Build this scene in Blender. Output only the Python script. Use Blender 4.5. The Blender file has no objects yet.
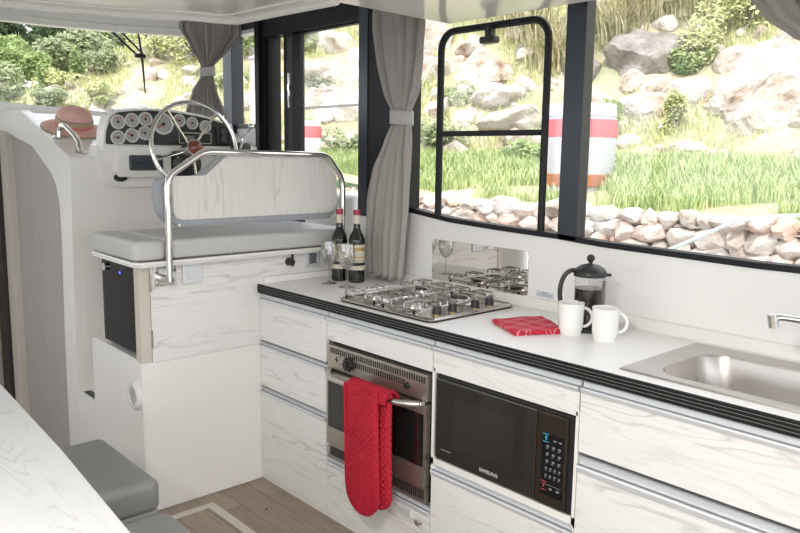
import bpy, bmesh, math, random
from mathutils import Vector, Matrix, noise
C = bpy.context.scene.collection
SC = bpy.context.scene
PI = math.pi
R = math.radians
random.seed(7)

# ------------------------------------------------------------------ materials
def new_mat(name):
    m = bpy.data.materials.new(name); m.use_nodes = True
    nt = m.node_tree; b = nt.nodes['Principled BSDF']
    return m, nt, b
def setin(b, **k):
    for n, v in k.items():
        n = n.replace('_', ' ')
        if n in b.inputs:
            b.inputs[n].default_value = v
def plain(name, col, rough=.5, metal=0., noise_amt=.03, nscale=8., bump=0., coat=0., spec=.5):
    m, nt, b = new_mat(name)
    setin(b, Roughness=rough, Metallic=metal, Coat_Weight=coat)
    b.inputs['Specular IOR Level'].default_value = spec
    tc = nt.nodes.new('ShaderNodeTexCoord'); nz = nt.nodes.new('ShaderNodeTexNoise')
    nz.inputs['Scale'].default_value = nscale; nz.inputs['Detail'].default_value = 3
    nt.links.new(tc.outputs['Object'], nz.inputs['Vector'])
    mx = nt.nodes.new('ShaderNodeMix'); mx.data_type = 'RGBA'
    mx.inputs[6].default_value = tuple(c*(1-noise_amt) for c in col)+(1,)
    mx.inputs[7].default_value = tuple(min(1, c*(1+noise_amt)) for c in col)+(1,)
    nt.links.new(nz.outputs['Fac'], mx.inputs[0]); nt.links.new(mx.outputs[2], b.inputs['Base Color'])
    if bump:
        bp = nt.nodes.new('ShaderNodeBump'); bp.inputs['Strength'].default_value = bump
        bp.inputs['Distance'].default_value = .01
        nt.links.new(nz.outputs['Fac'], bp.inputs['Height']); nt.links.new(bp.outputs[0], b.inputs['Normal'])
    return m
def math_n(nt, op, a, b=None):
    n = nt.nodes.new('ShaderNodeMath'); n.operation = op
    for i, v in enumerate((a, b)):
        if v is None: continue
        if isinstance(v, (int, float)): n.inputs[i].default_value = v
        else: nt.links.new(v, n.inputs[i])
    return n.outputs[0]
def ash(name, axis, base=(.81, .805, .79), line=(.44, .415, .39), amt=.5, freq=8., off=0.):
    """white-washed ash; grain runs along axis"""
    m, nt, b = new_mat(name); setin(b, Roughness=.42)
    tc = nt.nodes.new('ShaderNodeTexCoord'); oi = nt.nodes.new('ShaderNodeObjectInfo')
    mp = nt.nodes.new('ShaderNodeMapping')
    ai = 'XYZ'.index(axis); s = [12.]*3; s[ai] = 1.7
    mp.inputs['Scale'].default_value = s; mp.inputs['Location'].default_value = (off, off*2, off*3)
    add = nt.nodes.new('ShaderNodeVectorMath'); add.operation = 'MULTIPLY_ADD'
    nt.links.new(oi.outputs['Random'], add.inputs[0]); add.inputs[1].default_value = (13, 17, 19)
    nt.links.new(tc.outputs['Object'], add.inputs[2])
    nt.links.new(add.outputs[0], mp.inputs['Vector'])
    n1 = nt.nodes.new('ShaderNodeTexNoise'); n1.inputs['Scale'].default_value = 1.; n1.inputs['Detail'].default_value = 2.5
    n1.inputs['Roughness'].default_value = .45
    nt.links.new(mp.outputs[0], n1.inputs['Vector'])
    si = math_n(nt, 'SINE', math_n(nt, 'MULTIPLY', n1.outputs['Fac'], freq*2*PI))
    ln = math_n(nt, 'POWER', math_n(nt, 'MULTIPLY', math_n(nt, 'ADD', si, 1.), .5), 12.)
    mp2 = nt.nodes.new('ShaderNodeMapping'); s2 = [170.]*3; s2[ai] = 7.; mp2.inputs['Scale'].default_value = s2
    nt.links.new(tc.outputs['Object'], mp2.inputs['Vector'])
    n2 = nt.nodes.new('ShaderNodeTexNoise'); n2.inputs['Scale'].default_value = 1.; n2.inputs['Detail'].default_value = 2
    nt.links.new(mp2.outputs[0], n2.inputs['Vector'])
    n3 = nt.nodes.new('ShaderNodeTexNoise'); n3.inputs['Scale'].default_value = .9
    nt.links.new(mp.outputs[0], n3.inputs['Vector'])
    mask = nt.nodes.new('ShaderNodeMapRange'); mask.inputs['From Min'].default_value = .42; mask.inputs['From Max'].default_value = .62
    nt.links.new(n3.outputs['Fac'], mask.inputs['Value'])
    f = math_n(nt, 'MULTIPLY', math_n(nt, 'MULTIPLY', ln, mask.outputs[0]), amt)
    f2 = math_n(nt, 'MULTIPLY', math_n(nt, 'SUBTRACT', n2.outputs['Fac'], .44), .6)
    fs = math_n(nt, 'MAXIMUM', math_n(nt, 'ADD', f, f2), 0.)
    mx = nt.nodes.new('ShaderNodeMix'); mx.data_type = 'RGBA'; mx.clamp_factor = True
    mx.inputs[6].default_value = base+(1,); mx.inputs[7].default_value = line+(1,)
    nt.links.new(fs, mx.inputs[0]); nt.links.new(mx.outputs[2], b.inputs['Base Color'])
    return m
def glass(name, tint=(1, 1, 1), refl=.08, rough=0., edge=.75, pw=4.):
    m = bpy.data.materials.new(name); m.use_nodes = True; nt = m.node_tree
    nt.nodes.clear(); out = nt.nodes.new('ShaderNodeOutputMaterial')
    tr = nt.nodes.new('ShaderNodeBsdfTransparent'); tr.inputs[0].default_value = tint+(1,)
    gl = nt.nodes.new('ShaderNodeBsdfGlossy'); gl.inputs['Roughness'].default_value = rough
    fr = nt.nodes.new('ShaderNodeLayerWeight'); fr.inputs['Blend'].default_value = .5
    mu = math_n(nt, 'MINIMUM', math_n(nt, 'ADD', math_n(nt, 'MULTIPLY', math_n(nt, 'POWER', fr.outputs['Facing'], pw), edge), refl*.6), 1.)
    mix = nt.nodes.new('ShaderNodeMixShader')
    nt.links.new(mu, mix.inputs[0]); nt.links.new(tr.outputs[0], mix.inputs[1]); nt.links.new(gl.outputs[0], mix.inputs[2])
    nt.links.new(mix.outputs[0], out.inputs[0])
    return m
def woven(name, c1, c2, scale=60., rough=.8, rot=R(45)):
    m, nt, b = new_mat(name); setin(b, Roughness=rough)
    tc = nt.nodes.new('ShaderNodeTexCoord'); mp = nt.nodes.new('ShaderNodeMapping'); mp.inputs['Rotation'].default_value = (0, rot, rot)
    ck = nt.nodes.new('ShaderNodeTexChecker'); ck.inputs['Scale'].default_value = scale
    ck.inputs[1].default_value = c1+(1,); ck.inputs[2].default_value = c2+(1,)
    nt.links.new(tc.outputs['Object'], mp.inputs[0]); nt.links.new(mp.outputs[0], ck.inputs[0])
    nt.links.new(ck.outputs[0], b.inputs['Base Color'])
    return m
def lines_mat(name, base, line, axis_scales, width=.06, rough=.8, rot=0.):
    """cloth with a thin pale check"""
    m, nt, b = new_mat(name); setin(b, Roughness=rough)
    tc = nt.nodes.new('ShaderNodeTexCoord'); mp = nt.nodes.new('ShaderNodeMapping'); mp.inputs['Rotation'].default_value = (0, 0, rot)
    nt.links.new(tc.outputs['Object'], mp.inputs[0])
    sp = nt.nodes.new('ShaderNodeSeparateXYZ'); nt.links.new(mp.outputs[0], sp.inputs[0])
    acc = None
    for i, s in enumerate(axis_scales):
        fr = math_n(nt, 'FRACT', math_n(nt, 'MULTIPLY', sp.outputs[i], s))
        a = math_n(nt, 'LESS_THAN', fr, width)
        fr2 = math_n(nt, 'FRACT', math_n(nt, 'ADD', math_n(nt, 'MULTIPLY', sp.outputs[i], s), .78))
        a = math_n(nt, 'MAXIMUM', a, math_n(nt, 'LESS_THAN', fr2, width))
        acc = a if acc is None else math_n(nt, 'MAXIMUM', acc, a)
    mx = nt.nodes.new('ShaderNodeMix'); mx.data_type = 'RGBA'
    mx.inputs[6].default_value = base+(1,); mx.inputs[7].default_value = line+(1,)
    nt.links.new(math_n(nt, 'MULTIPLY', acc, .7), mx.inputs[0]); nt.links.new(mx.outputs[2], b.inputs['Base Color'])
    return m
def ramp_noise(name, stops, scale=3., detail=8., rough=.9, bump=.4, dist=.03, tex='noise', stretch=(1, 1, 1)):
    m, nt, b = new_mat(name); setin(b, Roughness=rough)
    b.inputs['Specular IOR Level'].default_value = .2
    tc = nt.nodes.new('ShaderNodeTexCoord'); mp = nt.nodes.new('ShaderNodeMapping'); mp.inputs['Scale'].default_value = stretch
    oi = nt.nodes.new('ShaderNodeObjectInfo')
    add = nt.nodes.new('ShaderNodeVectorMath'); add.operation = 'MULTIPLY_ADD'
    nt.links.new(oi.outputs['Random'], add.inputs[0]); add.inputs[1].default_value = (13, 17, 19)
    nt.links.new(tc.outputs['Object'], add.inputs[2]); nt.links.new(add.outputs[0], mp.inputs[0])
    nz = nt.nodes.new('ShaderNodeTexNoise'); nz.inputs['Scale'].default_value = scale; nz.inputs['Detail'].default_value = detail
    nz.inputs['Roughness'].default_value = .65
    nt.links.new(mp.outputs[0], nz.inputs['Vector'])
    rp = nt.nodes.new('ShaderNodeValToRGB'); el = rp.color_ramp.elements
    while len(el) < len(stops): el.new(.5)
    for e, (p, c) in zip(el, stops): e.position = p; e.color = c+(1,)
    nt.links.new(nz.outputs['Fac'], rp.inputs[0]); nt.links.new(rp.outputs[0], b.inputs['Base Color'])
    bp = nt.nodes.new('ShaderNodeBump'); bp.inputs['Strength'].default_value = bump; bp.inputs['Distance'].default_value = dist
    nt.links.new(nz.outputs['Fac'], bp.inputs['Height']); nt.links.new(bp.outputs[0], b.inputs['Normal'])
    return m
def floor_mat():
    m, nt, b = new_mat('floor_planks'); setin(b, Roughness=.45)
    tc = nt.nodes.new('ShaderNodeTexCoord'); mp = nt.nodes.new('ShaderNodeMapping'); mp.inputs['Rotation'].default_value = (0, 0, R(90))
    nt.links.new(tc.outputs['Object'], mp.inputs[0])
    bk = nt.nodes.new('ShaderNodeTexBrick'); bk.inputs['Scale'].default_value = 1.
    bk.inputs['Brick Width'].default_value = .9; bk.inputs['Row Height'].default_value = .13
    bk.inputs['Mortar Size'].default_value = .0012
    bk.inputs['Color1'].default_value = (.25, .20, .155, 1); bk.inputs['Color2'].default_value = (.33, .27, .21, 1)
    bk.inputs['Mortar'].default_value = (.10, .08, .06, 1)
    nt.links.new(mp.outputs[0], bk.inputs['Vector'])
    mp2 = nt.nodes.new('ShaderNodeMapping'); mp2.inputs['Scale'].default_value = (60, 5, 5)
    nt.links.new(tc.outputs['Object'], mp2.inputs[0])
    nz = nt.nodes.new('ShaderNodeTexNoise'); nz.inputs['Scale'].default_value = 1; nz.inputs['Detail'].default_value = 5
    nt.links.new(mp2.outputs[0], nz.inputs['Vector'])
    mr = nt.nodes.new('ShaderNodeMapRange'); mr.inputs['To Min'].default_value = .65; mr.inputs['To Max'].default_value = 1.35
    nt.links.new(nz.outputs['Fac'], mr.inputs['Value'])
    vm = nt.nodes.new('ShaderNodeVectorMath'); vm.operation = 'SCALE'
    nt.links.new(bk.outputs['Color'], vm.inputs[0]); nt.links.new(mr.outputs[0], vm.inputs['Scale'])
    nt.links.new(vm.outputs[0], b.inputs['Base Color'])
    return m

M = {}
M['gel'] = plain('white_gelcoat', (.84, .825, .795), .22, nscale=3, noise_amt=.01)
M['ceil'] = plain('cream_ceiling_gloss', (.83, .81, .775), .12, nscale=2, noise_amt=.01)
M['wall'] = plain('white_wall', (.85, .845, .83), .3, nscale=2, noise_amt=.01)
M['worktop'] = plain('pale_worktop', (.86, .85, .83), .35, nscale=60, noise_amt=.02)
M['cream'] = plain('cream_trim', (.60, .55, .48), .45)
M['ashY'] = ash('white_ash_fore_aft', 'Y'); M['ashX'] = ash('white_ash_athwart', 'X', base=(.80, .785, .765))
M['ashZ'] = ash('white_ash_upright', 'Z', base=(.75, .73, .70), line=(.47, .43, .39))
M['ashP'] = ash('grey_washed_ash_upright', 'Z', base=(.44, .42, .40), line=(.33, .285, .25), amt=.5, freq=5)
M['ashT'] = ash('white_ash_table', 'Y', base=(.60, .61, .615), line=(.45, .45, .45), amt=.75, freq=12, off=3.3)
M['alu'] = plain('brushed_aluminium', (.74, .77, .80), .4, .35, noise_amt=.04)
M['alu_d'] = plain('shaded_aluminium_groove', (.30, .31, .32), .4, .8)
M['black'] = plain('black_powder_coat', (.010, .011, .013), .5, spec=.3)
M['navy'] = plain('blue_black_frame', (.022, .028, .042), .3)
M['rubber'] = plain('black_ribbed_rubber', (.010, .010, .010), .55, spec=.25)
M['groove'] = plain('grey_groove_line', (.30, .30, .29), .5)
M['steel'] = plain('stainless_steel', (.60, .58, .55), .26, 1., noise_amt=.05, nscale=30)
M['steel_b'] = plain('brushed_oven_steel', (.48, .435, .38), .34, .9, noise_amt=.05, nscale=50)
M['sinksteel'] = plain('brushed_sink_steel', (.52, .49, .46), .33, 1., noise_amt=.08, nscale=12, bump=.03)
M['chrome'] = plain('polished_chrome', (.80, .79, .77), .07, 1., noise_amt=.01)
M['hobsteel'] = plain('polished_hob_steel', (.50, .465, .42), .13, 1., noise_amt=.06, nscale=25)
M['wire'] = plain('heat_tinted_wire', (.52, .50, .48), .16, 1., noise_amt=.25, nscale=18)
M['mirror'] = plain('mirror_polish', (.72, .69, .65), .015, 1., noise_amt=0.)
M['blackglass'] = plain('black_oven_glass', (.010, .010, .010), .04, noise_amt=0, spec=.8)
M['mwglass'] = plain('smoky_microwave_glass', (.030, .026, .022), .06, noise_amt=0, spec=1.)
M['mwwin'] = plain('microwave_window', (.036, .031, .027), .08, noise_amt=0, spec=.9)
M['darkpanel'] = plain('dark_bronze_panel', (.060, .048, .037), .15, .5)
M['plastic'] = plain('black_plastic', (.018, .018, .019), .4)
M['dark'] = plain('dark_brown_board', (.035, .027, .022), .6)  # one even dark brown for the companionway board
M['instr'] = plain('charcoal_instrument_board', (.022, .025, .027), .35)
M['pocket'] = plain('slate_pocket', (.045, .055, .065), .45)
M['red'] = plain('red_quilted_cotton', (.44, .006, .026), .8, noise_amt=.12, nscale=70, bump=.3)
M['redtowel'] = lines_mat('red_checked_cotton', (.55, .02, .05), (.80, .55, .55), (16., 16.), .035, rot=R(0))
M['grey'] = plain('mid_grey_leatherette', (.215, .222, .21), .5, noise_amt=.04, nscale=90, bump=.05)
M['lgrey'] = plain('light_grey_leatherette', (.52, .52, .51), .45, noise_amt=.02, nscale=60)
M['padgrey'] = plain('blue_grey_vinyl', (.34, .36, .39), .4)
M['curtain'] = plain('taupe_grey_cloth', (.37, .345, .322), .85, noise_amt=.05, nscale=200, bump=.1)
M['tieback'] = plain('grey_tieback_cloth', (.46, .445, .42), .8)
M['gauge'] = plain('pale_dial_face', (.42, .42, .41), .3)
M['bezel'] = plain('white_bezel', (.72, .72, .71), .25)
M['needle'] = plain('red_needle', (.7, .05, .03), .4)
M['wood'] = plain('red_brown_wood', (.22, .045, .02), .25, noise_amt=.3, nscale=20, coat=.5)
M['porcelain'] = plain('white_porcelain', (.82, .82, .80), .12, noise_amt=0.)
M['coffee'] = plain('dark_coffee', (.018, .009, .006), .08, noise_amt=.2)
M['bottle'] = plain('dark_bottle_glass', (.008, .010, .008), .04, noise_amt=0., spec=.7)
M['paper'] = plain('cream_paper_label', (.68, .62, .50), .6, nscale=30)
M['gold'] = plain('gold_ink', (.55, .38, .15), .4, .5)
M['capsule'] = plain('red_capsule', (.38, .02, .05), .3)
M['dimink'] = plain('dim_print', (.25, .25, .26), .5)
M['whiteink'] = plain('white_print', (.6, .6, .6), .5)
M['blueink'] = plain('blue_print', (.05, .35, .55), .5)
M['redink'] = plain('red_print', (.5, .04, .04), .5)
M['pane'] = glass('window_glass', (1, 1, 1), .055)
M['clear'] = glass('clear_glassware', (.96, .96, .96), .22, edge=.9, pw=1.8)
M['beaker'] = glass('beaker_glass', (.97, .97, .97), .03, edge=.5, pw=4.)
M['smoke'] = glass('smoked_cabinet_glass', (.04, .035, .06), .0)
M['straw'] = woven('pink_straw', (.78, .36, .36), (.72, .53, .42), 95.)
M['strawband'] = woven('tan_straw_band', (.55, .42, .26), (.45, .34, .22), 120.)
M['pinkband'] = plain('coral_pink_straw', (.72, .16, .17), .7)
M['greyband'] = plain('grey_straw_line', (.30, .28, .28), .7)
M['floor'] = floor_mat()
M['rock'] = ramp_noise('pale_limestone', [(.30, (.34, .23, .16)), (.40, (.60, .48, .38)), (.50, (.74, .67, .58)), (.64, (.80, .77, .72)), (.8, (.70, .67, .63))], 3.2, bump=1., dist=.22, detail=12)
M['rockgrey'] = ramp_noise('grey_brown_rock', [(.25, (.16, .13, .10)), (.5, (.36, .32, .28)), (.75, (.55, .52, .48))], 4., bump=1., dist=.16, detail=12)
M['stone'] = ramp_noise('field_stone', [(.30, (.28, .20, .15)), (.45, (.52, .45, .39)), (.60, (.70, .66, .62))], 4., bump=.5, dist=.05)
M['stonepink'] = ramp_noise('pinkish_field_stone', [(.30, (.34, .20, .13)), (.46, (.58, .42, .33)), (.62, (.70, .60, .54))], 4., bump=.5, dist=.05)
M['mortar'] = ramp_noise('earth_between_stones', [(.3, (.20, .14, .09)), (.7, (.42, .34, .26))], 9.)
M['cap'] = ramp_noise('pale_wall_capping', [(.3, (.50, .44, .36)), (.7, (.74, .70, .63))], 6.)
M['soil'] = ramp_noise('scrubby_hillside', [(.28, (.24, .28, .12)), (.44, (.42, .41, .25)), (.55, (.52, .46, .30)), (.70, (.72, .64, .52))], 1.6, bump=.8, dist=.12)
M['farsoil'] = ramp_noise('far_wooded_hill', [(.3, (.05, .085, .035)), (.55, (.11, .16, .06)), (.75, (.24, .27, .12))], .5, bump=1., dist=.5)
M['water'] = plain('harbour_water', (.10, .17, .17), .08, nscale=4, bump=.3)
M['quay'] = plain('pale_concrete_quay', (.50, .47, .43), .9, nscale=5, noise_amt=.1)
def leaf(name, a, b_):
    m = ramp_noise(name, [(.35, a), (.65, b_)], 5., bump=0., rough=.6, detail=2)
    return m
M['grass'] = leaf('fresh_grass', (.34, .45, .17), (.60, .66, .34))
M['drygrass'] = leaf('dry_straw_reed', (.26, .24, .11), (.58, .52, .33))
M['leafg'] = leaf('mid_green_leaf', (.20, .29, .10), (.38, .46, .19))
M['leafy'] = leaf('yellow_green_leaf', (.40, .45, .18), (.64, .62, .32))
M['leafd'] = leaf('dark_green_leaf', (.035, .07, .02), (.10, .15, .05))
M['leafo'] = leaf('grey_olive_leaf', (.22, .27, .13), (.38, .42, .24))
M['bark'] = plain('grey_bark', (.20, .16, .13), .9, noise_amt=.3, nscale=10)
M['barrelgrey'] = plain('weathered_grey_paint', (.50, .51, .52), .7, noise_amt=.12, nscale=9)
M['barrelwhite'] = plain('white_barrel_paint', (.78, .78, .78), .6)
M['barrelred'] = plain('faded_red_paint', (.66, .14, .15), .6)
M['rust'] = plain('rusty_rim', (.42, .17, .08), .8, noise_amt=.3, nscale=14)
M['hose'] = plain('pale_blue_hose', (.55, .70, .74), .5)
M['postgrey'] = plain('grey_post', (.42, .39, .39), .8, noise_amt=.12)
M['label'] = plain('pale_blue_label', (.62, .68, .76), .5)
M['led'] = None

def emis(name, col, s):
    m = bpy.data.materials.new(name); m.use_nodes = True; b = m.node_tree.nodes['Principled BSDF']
    b.inputs['Base Color'].default_value = (.01, .01, .02, 1)
    b.inputs['Emission Color'].default_value = col+(1,); b.inputs['Emission Strength'].default_value = s
    return m
M['led'] = emis('blue_led', (.05, .1, 1.), 2.5)

# ------------------------------------------------------------------ mesh builder
class MB:
    def __init__(s): s.bm = bmesh.new()
    def _merge(s, t, mi=0, smooth=None):
        for f in t.faces: f.material_index = mi
        me = bpy.data.meshes.new('tmp'); t.to_mesh(me); t.free(); s.bm.from_mesh(me); bpy.data.meshes.remove(me); return s
    def box(s, x0, x1, y0, y1, z0, z1, bev=0., seg=2, mi=0, rot=None):
        t = bmesh.new(); bmesh.ops.create_cube(t, size=1)
        for v in t.verts:
            v.co = Vector(((x0+x1)/2+v.co.x*(x1-x0), (y0+y1)/2+v.co.y*(y1-y0), (z0+z1)/2+v.co.z*(z1-z0)))
        if bev: bmesh.ops.bevel(t, geom=t.edges[:], offset=bev, segments=seg, affect='EDGES', profile=.5)
        if rot: bmesh.ops.rotate(t, verts=t.verts[:], cent=rot[0], matrix=Matrix.Rotation(rot[1], 3, rot[2]))
        return s._merge(t, mi)
    def cyl(s, p0, p1, r0, r1=None, n=24, mi=0, caps=True):
        r1 = r0 if r1 is None else r1; p0 = Vector(p0); p1 = Vector(p1); d = p1-p0
        t = bmesh.new(); bmesh.ops.create_cone(t, cap_ends=caps, segments=n, radius1=r0, radius2=r1, depth=d.length)
        q = d.to_track_quat('Z', 'Y').to_matrix().to_4x4(); q.translation = (p0+p1)/2
        bmesh.ops.transform(t, matrix=q, verts=t.verts[:]); return s._merge(t, mi)
    def sphere(s, c, r, sc=(1, 1, 1), n=16, mi=0):
        t = bmesh.new(); bmesh.ops.create_uvsphere(t, u_segments=n, v_segments=max(6, n//2), radius=r)
        for v in t.verts: v.co = Vector((c[0]+v.co.x*sc[0], c[1]+v.co.y*sc[1], c[2]+v.co.z*sc[2]))
        return s._merge(t, mi)
    def tube(s, pts, r, n=10, closed=False, mi=0, rr=None):
        pts = [Vector(p) for p in pts]; t = bmesh.new(); rings = []; up = None; m = len(pts)
        for i, p in enumerate(pts):
            if closed: d = pts[(i+1) % m]-pts[i-1]
            else: d = pts[min(i+1, m-1)]-pts[max(i-1, 0)]
            d.normalize()
            if up is None: up = d.orthogonal().normalized()
            up = (up-d*up.dot(d)).normalized(); sd = d.cross(up); ra = rr[i] if rr else r
            rings.append([t.verts.new(p+up*math.cos(2*PI*k/n)*ra+sd*math.sin(2*PI*k/n)*ra) for k in range(n)])
        for i in range(m if closed else m-1):
            a, b = rings[i], rings[(i+1) % m]
            for k in range(n): t.faces.new((a[k], a[(k+1) % n], b[(k+1) % n], b[k]))
        if not closed:
            t.faces.new(rings[0][::-1]); t.faces.new(rings[-1])
        return s._merge(t, mi)
    def lathe(s, prof, c=(0, 0, 0), n=32, mi=0, mat=None):
        t = bmesh.new(); rings = []
        for r, z in prof:
            if r < 1e-5: rings.append([t.verts.new((0, 0, z))])
            else: rings.append([t.verts.new((r*math.cos(2*PI*k/n), r*math.sin(2*PI*k/n), z)) for k in range(n)])
        for a, b in zip(rings, rings[1:]):
            for k in range(n):
                k2 = (k+1) % n
                if len(a) == 1 and len(b) == 1: continue
                if len(a) == 1: t.faces.new((a[0], b[k2], b[k]))
                elif len(b) == 1: t.faces.new((a[k], a[k2], b[0]))
                else: t.faces.new((a[k], a[k2], b[k2], b[k]))
        m = (mat if mat else Matrix.Identity(4)).copy()
        m = Matrix.Translation(c) @ m
        bmesh.ops.transform(t, matrix=m, verts=t.verts[:]); return s._merge(t, mi)
    def prism(s, poly, axis, a, b, bev=0., mi=0, seg=2):
        """poly in the two other axes (in xyz order), extruded along axis from a to b"""
        t = bmesh.new(); ai = 'xyz'.index(axis)
        def mk(p, h):
            q = [p[0], p[1]]; q.insert(ai, h); return t.verts.new(q)
        A = [mk(p, a) for p in poly]; B = [mk(p, b) for p in poly]; n = len(poly)
        t.faces.new(A[::-1]); t.faces.new(B)
        for i in range(n): t.faces.new((A[i], A[(i+1) % n], B[(i+1) % n], B[i]))
        bmesh.ops.recalc_face_normals(t, faces=t.faces[:])
        if bev: bmesh.ops.bevel(t, geom=t.edges[:], offset=bev, segments=seg, affect='EDGES')
        return s._merge(t, mi)
    def loft(s, loops, capa=False, capb=False, mi=0):
        t = bmesh.new(); L = [[t.verts.new(p) for p in lp] for lp in loops]; n = len(L[0])
        for a, b in zip(L, L[1:]):
            for k in range(n): t.faces.new((a[k], a[(k+1) % n], b[(k+1) % n], b[k]))
        if capa: t.faces.new(L[0][::-1])
        if capb: t.faces.new(L[-1])
        return s._merge(t, mi)
    def quad(s, pts, mi=0):
        t = bmesh.new(); t.faces.new([t.verts.new(p) for p in pts]); return s._merge(t, mi)
    def grid(s, fn, nu, nv, mi=0, closed_u=False):
        t = bmesh.new(); G = [[t.verts.new(fn(i/nu, j/nv)) for j in range(nv+1)] for i in range(nu+(0 if closed_u else 1))]
        m = len(G)
        for i in range(nu):
            for j in range(nv): t.faces.new((G[i][j], G[(i+1) % m][j], G[(i+1) % m][j+1], G[i][j+1]))
        return s._merge(t, mi)
    def build(s, name, mat, parent=None, smooth=True, recalc=True, angle=35):
        if recalc: bmesh.ops.recalc_face_normals(s.bm, faces=s.bm.faces[:])
        off = Vector((0, 0, 0)); p = parent
        while p is not None: off += Vector(p.location); p = p.parent
        if off.length: bmesh.ops.translate(s.bm, verts=s.bm.verts[:], vec=-off)
        me = bpy.data.meshes.new(name); s.bm.to_mesh(me); s.bm.free()
        for mm in (mat if isinstance(mat, (list, tuple)) else [mat]): me.materials.append(mm)
        if smooth:
            me.polygons.foreach_set('use_smooth', [True]*len(me.polygons))
            try: me.set_sharp_from_angle(angle=R(angle))
            except Exception: pass
        o = bpy.data.objects.new(name, me); C.objects.link(o); o.parent = parent
        if smooth and len(me.polygons) < 2500:
            wn = o.modifiers.new('weighted normals', 'WEIGHTED_NORMAL'); wn.keep_sharp = True
        return o
def rrect(cx, cy, w, h, r, n=5):
    P = []
    for (sx, sy, a0) in ((1, 1, 0), (-1, 1, 90), (-1, -1, 180), (1, -1, 270)):
        for k in range(n+1):
            a = R(a0+90*k/n); P.append((cx+sx*(w/2-r)+r*math.cos(a), cy+sy*(h/2-r)+r*math.sin(a)))
    return P
def tag(o, label, cat, group=None, kind=None):
    o['label'] = label; o['category'] = cat
    if group: o['group'] = group
    if kind: o['kind'] = kind
    return o
def thing(name, label, cat, loc=(0, 0, 0), group=None):
    o = bpy.data.objects.new(name, None); C.objects.link(o); o.location = loc; o.empty_display_size = .1
    return tag(o, label, cat, group)
def struct(o): o['kind'] = 'structure'; return o
def copy_tree(o, parent=None):
    c = o.copy(); C.objects.link(c); c.parent = parent
    for ch in list(o.children): copy_tree(ch, c)
    return c
def text_mesh(txt, size, mtx, name, mat, parent, depth=.0006):
    cu = bpy.data.curves.new('txt', 'FONT'); cu.body = txt; cu.size = size; cu.extrude = depth; cu.align_x = 'CENTER'
    o = bpy.data.objects.new('txt', cu); C.objects.link(o)
    dg = bpy.context.evaluated_depsgraph_get(); me = bpy.data.meshes.new_from_object(o.evaluated_get(dg))
    bpy.data.objects.remove(o)
    b = MB(); b.bm.from_mesh(me); bmesh.ops.transform(b.bm, matrix=mtx, verts=b.bm.verts[:])
    return b.build(name, mat, parent, smooth=False, recalc=False)
# text frame on a plane facing -X (reads along -Y)
def mtx_negx(x, y, z): return Matrix(((0, 0, -1, x), (-1, 0, 0, y), (0, 1, 0, z), (0, 0, 0, 1)))
def mtx_negy(x, y, z): return Matrix(((1, 0, 0, x), (0, 0, -1, y), (0, 1, 0, z), (0, 0, 0, 1)))

FILL = 20.0; EXPO = 0.74
# ================================================================== CABIN SHELL
WX = 2.335                       # inner face of the starboard side
SILL = [(-.6, 1.19), (.4, 1.176), (.825, 1.177), (.954, 1.176), (1.129, 1.18), (1.502, 1.188), (1.682, 1.199), (1.969, 1.207), (2.249, 1.219), (2.486, 1.244), (2.62, 1.262)]
def sill(y):
    for (a, za), (b, zb) in zip(SILL, SILL[1:]):
        if a <= y <= b: return za+(zb-za)*(y-a)/(b-a)
    return SILL[0][1] if y < SILL[0][0] else SILL[-1][1]
b = MB(); b.box(-1.7, 2.45, -1.6, 3.05, -.04, 0.); b.box(-1.7, 2.45, 3.06, 5.3, -.62, -.60); b.box(-1.7, 1.22, 3.05, 3.07, -.62, -.001)
struct(b.build('floor', M['floor']))
# ceiling: lowered glossy panel with a rounded lip, stepped round the galley, and the roof skin above it
edge = [(-1.65, -1.6), (2.25, -1.6), (2.25, 2.2), (1.662, 2.178), (1.640, 2.50), (1.630, 2.77), (1.60, 2.80), (1.44, 2.835), (1.276, 2.945), (1.05, 3.02), (.827, 3.076), (.3, 3.16), (-.3, 3.2), (-1.65, 3.15)]
b = MB(); b.prism(edge, 'z', 2.02, 2.06, bev=.006)
struct(b.build('ceiling', M['ceil']))
b = MB()
def inset(poly, d):
    cx = sum(p[0] for p in poly)/len(poly); cy = sum(p[1] for p in poly)/len(poly)
    return [(p[0]-math.copysign(d, p[0]-cx), p[1]-math.copysign(d, p[1]-cy)) for p in poly]
lip = [(1.662, 2.17), (1.640, 2.50), (1.630, 2.77), (1.595, 2.80), (1.44, 2.835), (1.276, 2.945), (1.05, 3.02), (.827, 3.076), (.3, 3.16), (-.3, 3.2), (-1.6, 3.15)]
b.tube([(x-.012, y-.012, 2.022) for x, y in lip], .018, 8)
struct(b.build('trim_1', M['ceil']))
b = MB(); b.tube([(x-.10, y-.10, 2.022) for x, y in lip], .008, 6)
struct(b.build('trim_2', M['ceil']))
b = MB(); b.prism([(-1.9, -1.6), (2.46, -1.6), (2.46, 4.08), (2.42, 4.2), (1.24, 4.83), (.2, 5.05), (-1.9, 5.05)], 'z', 2.29, 2.36)
struct(b.build('trim_3', M['gel']))
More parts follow.
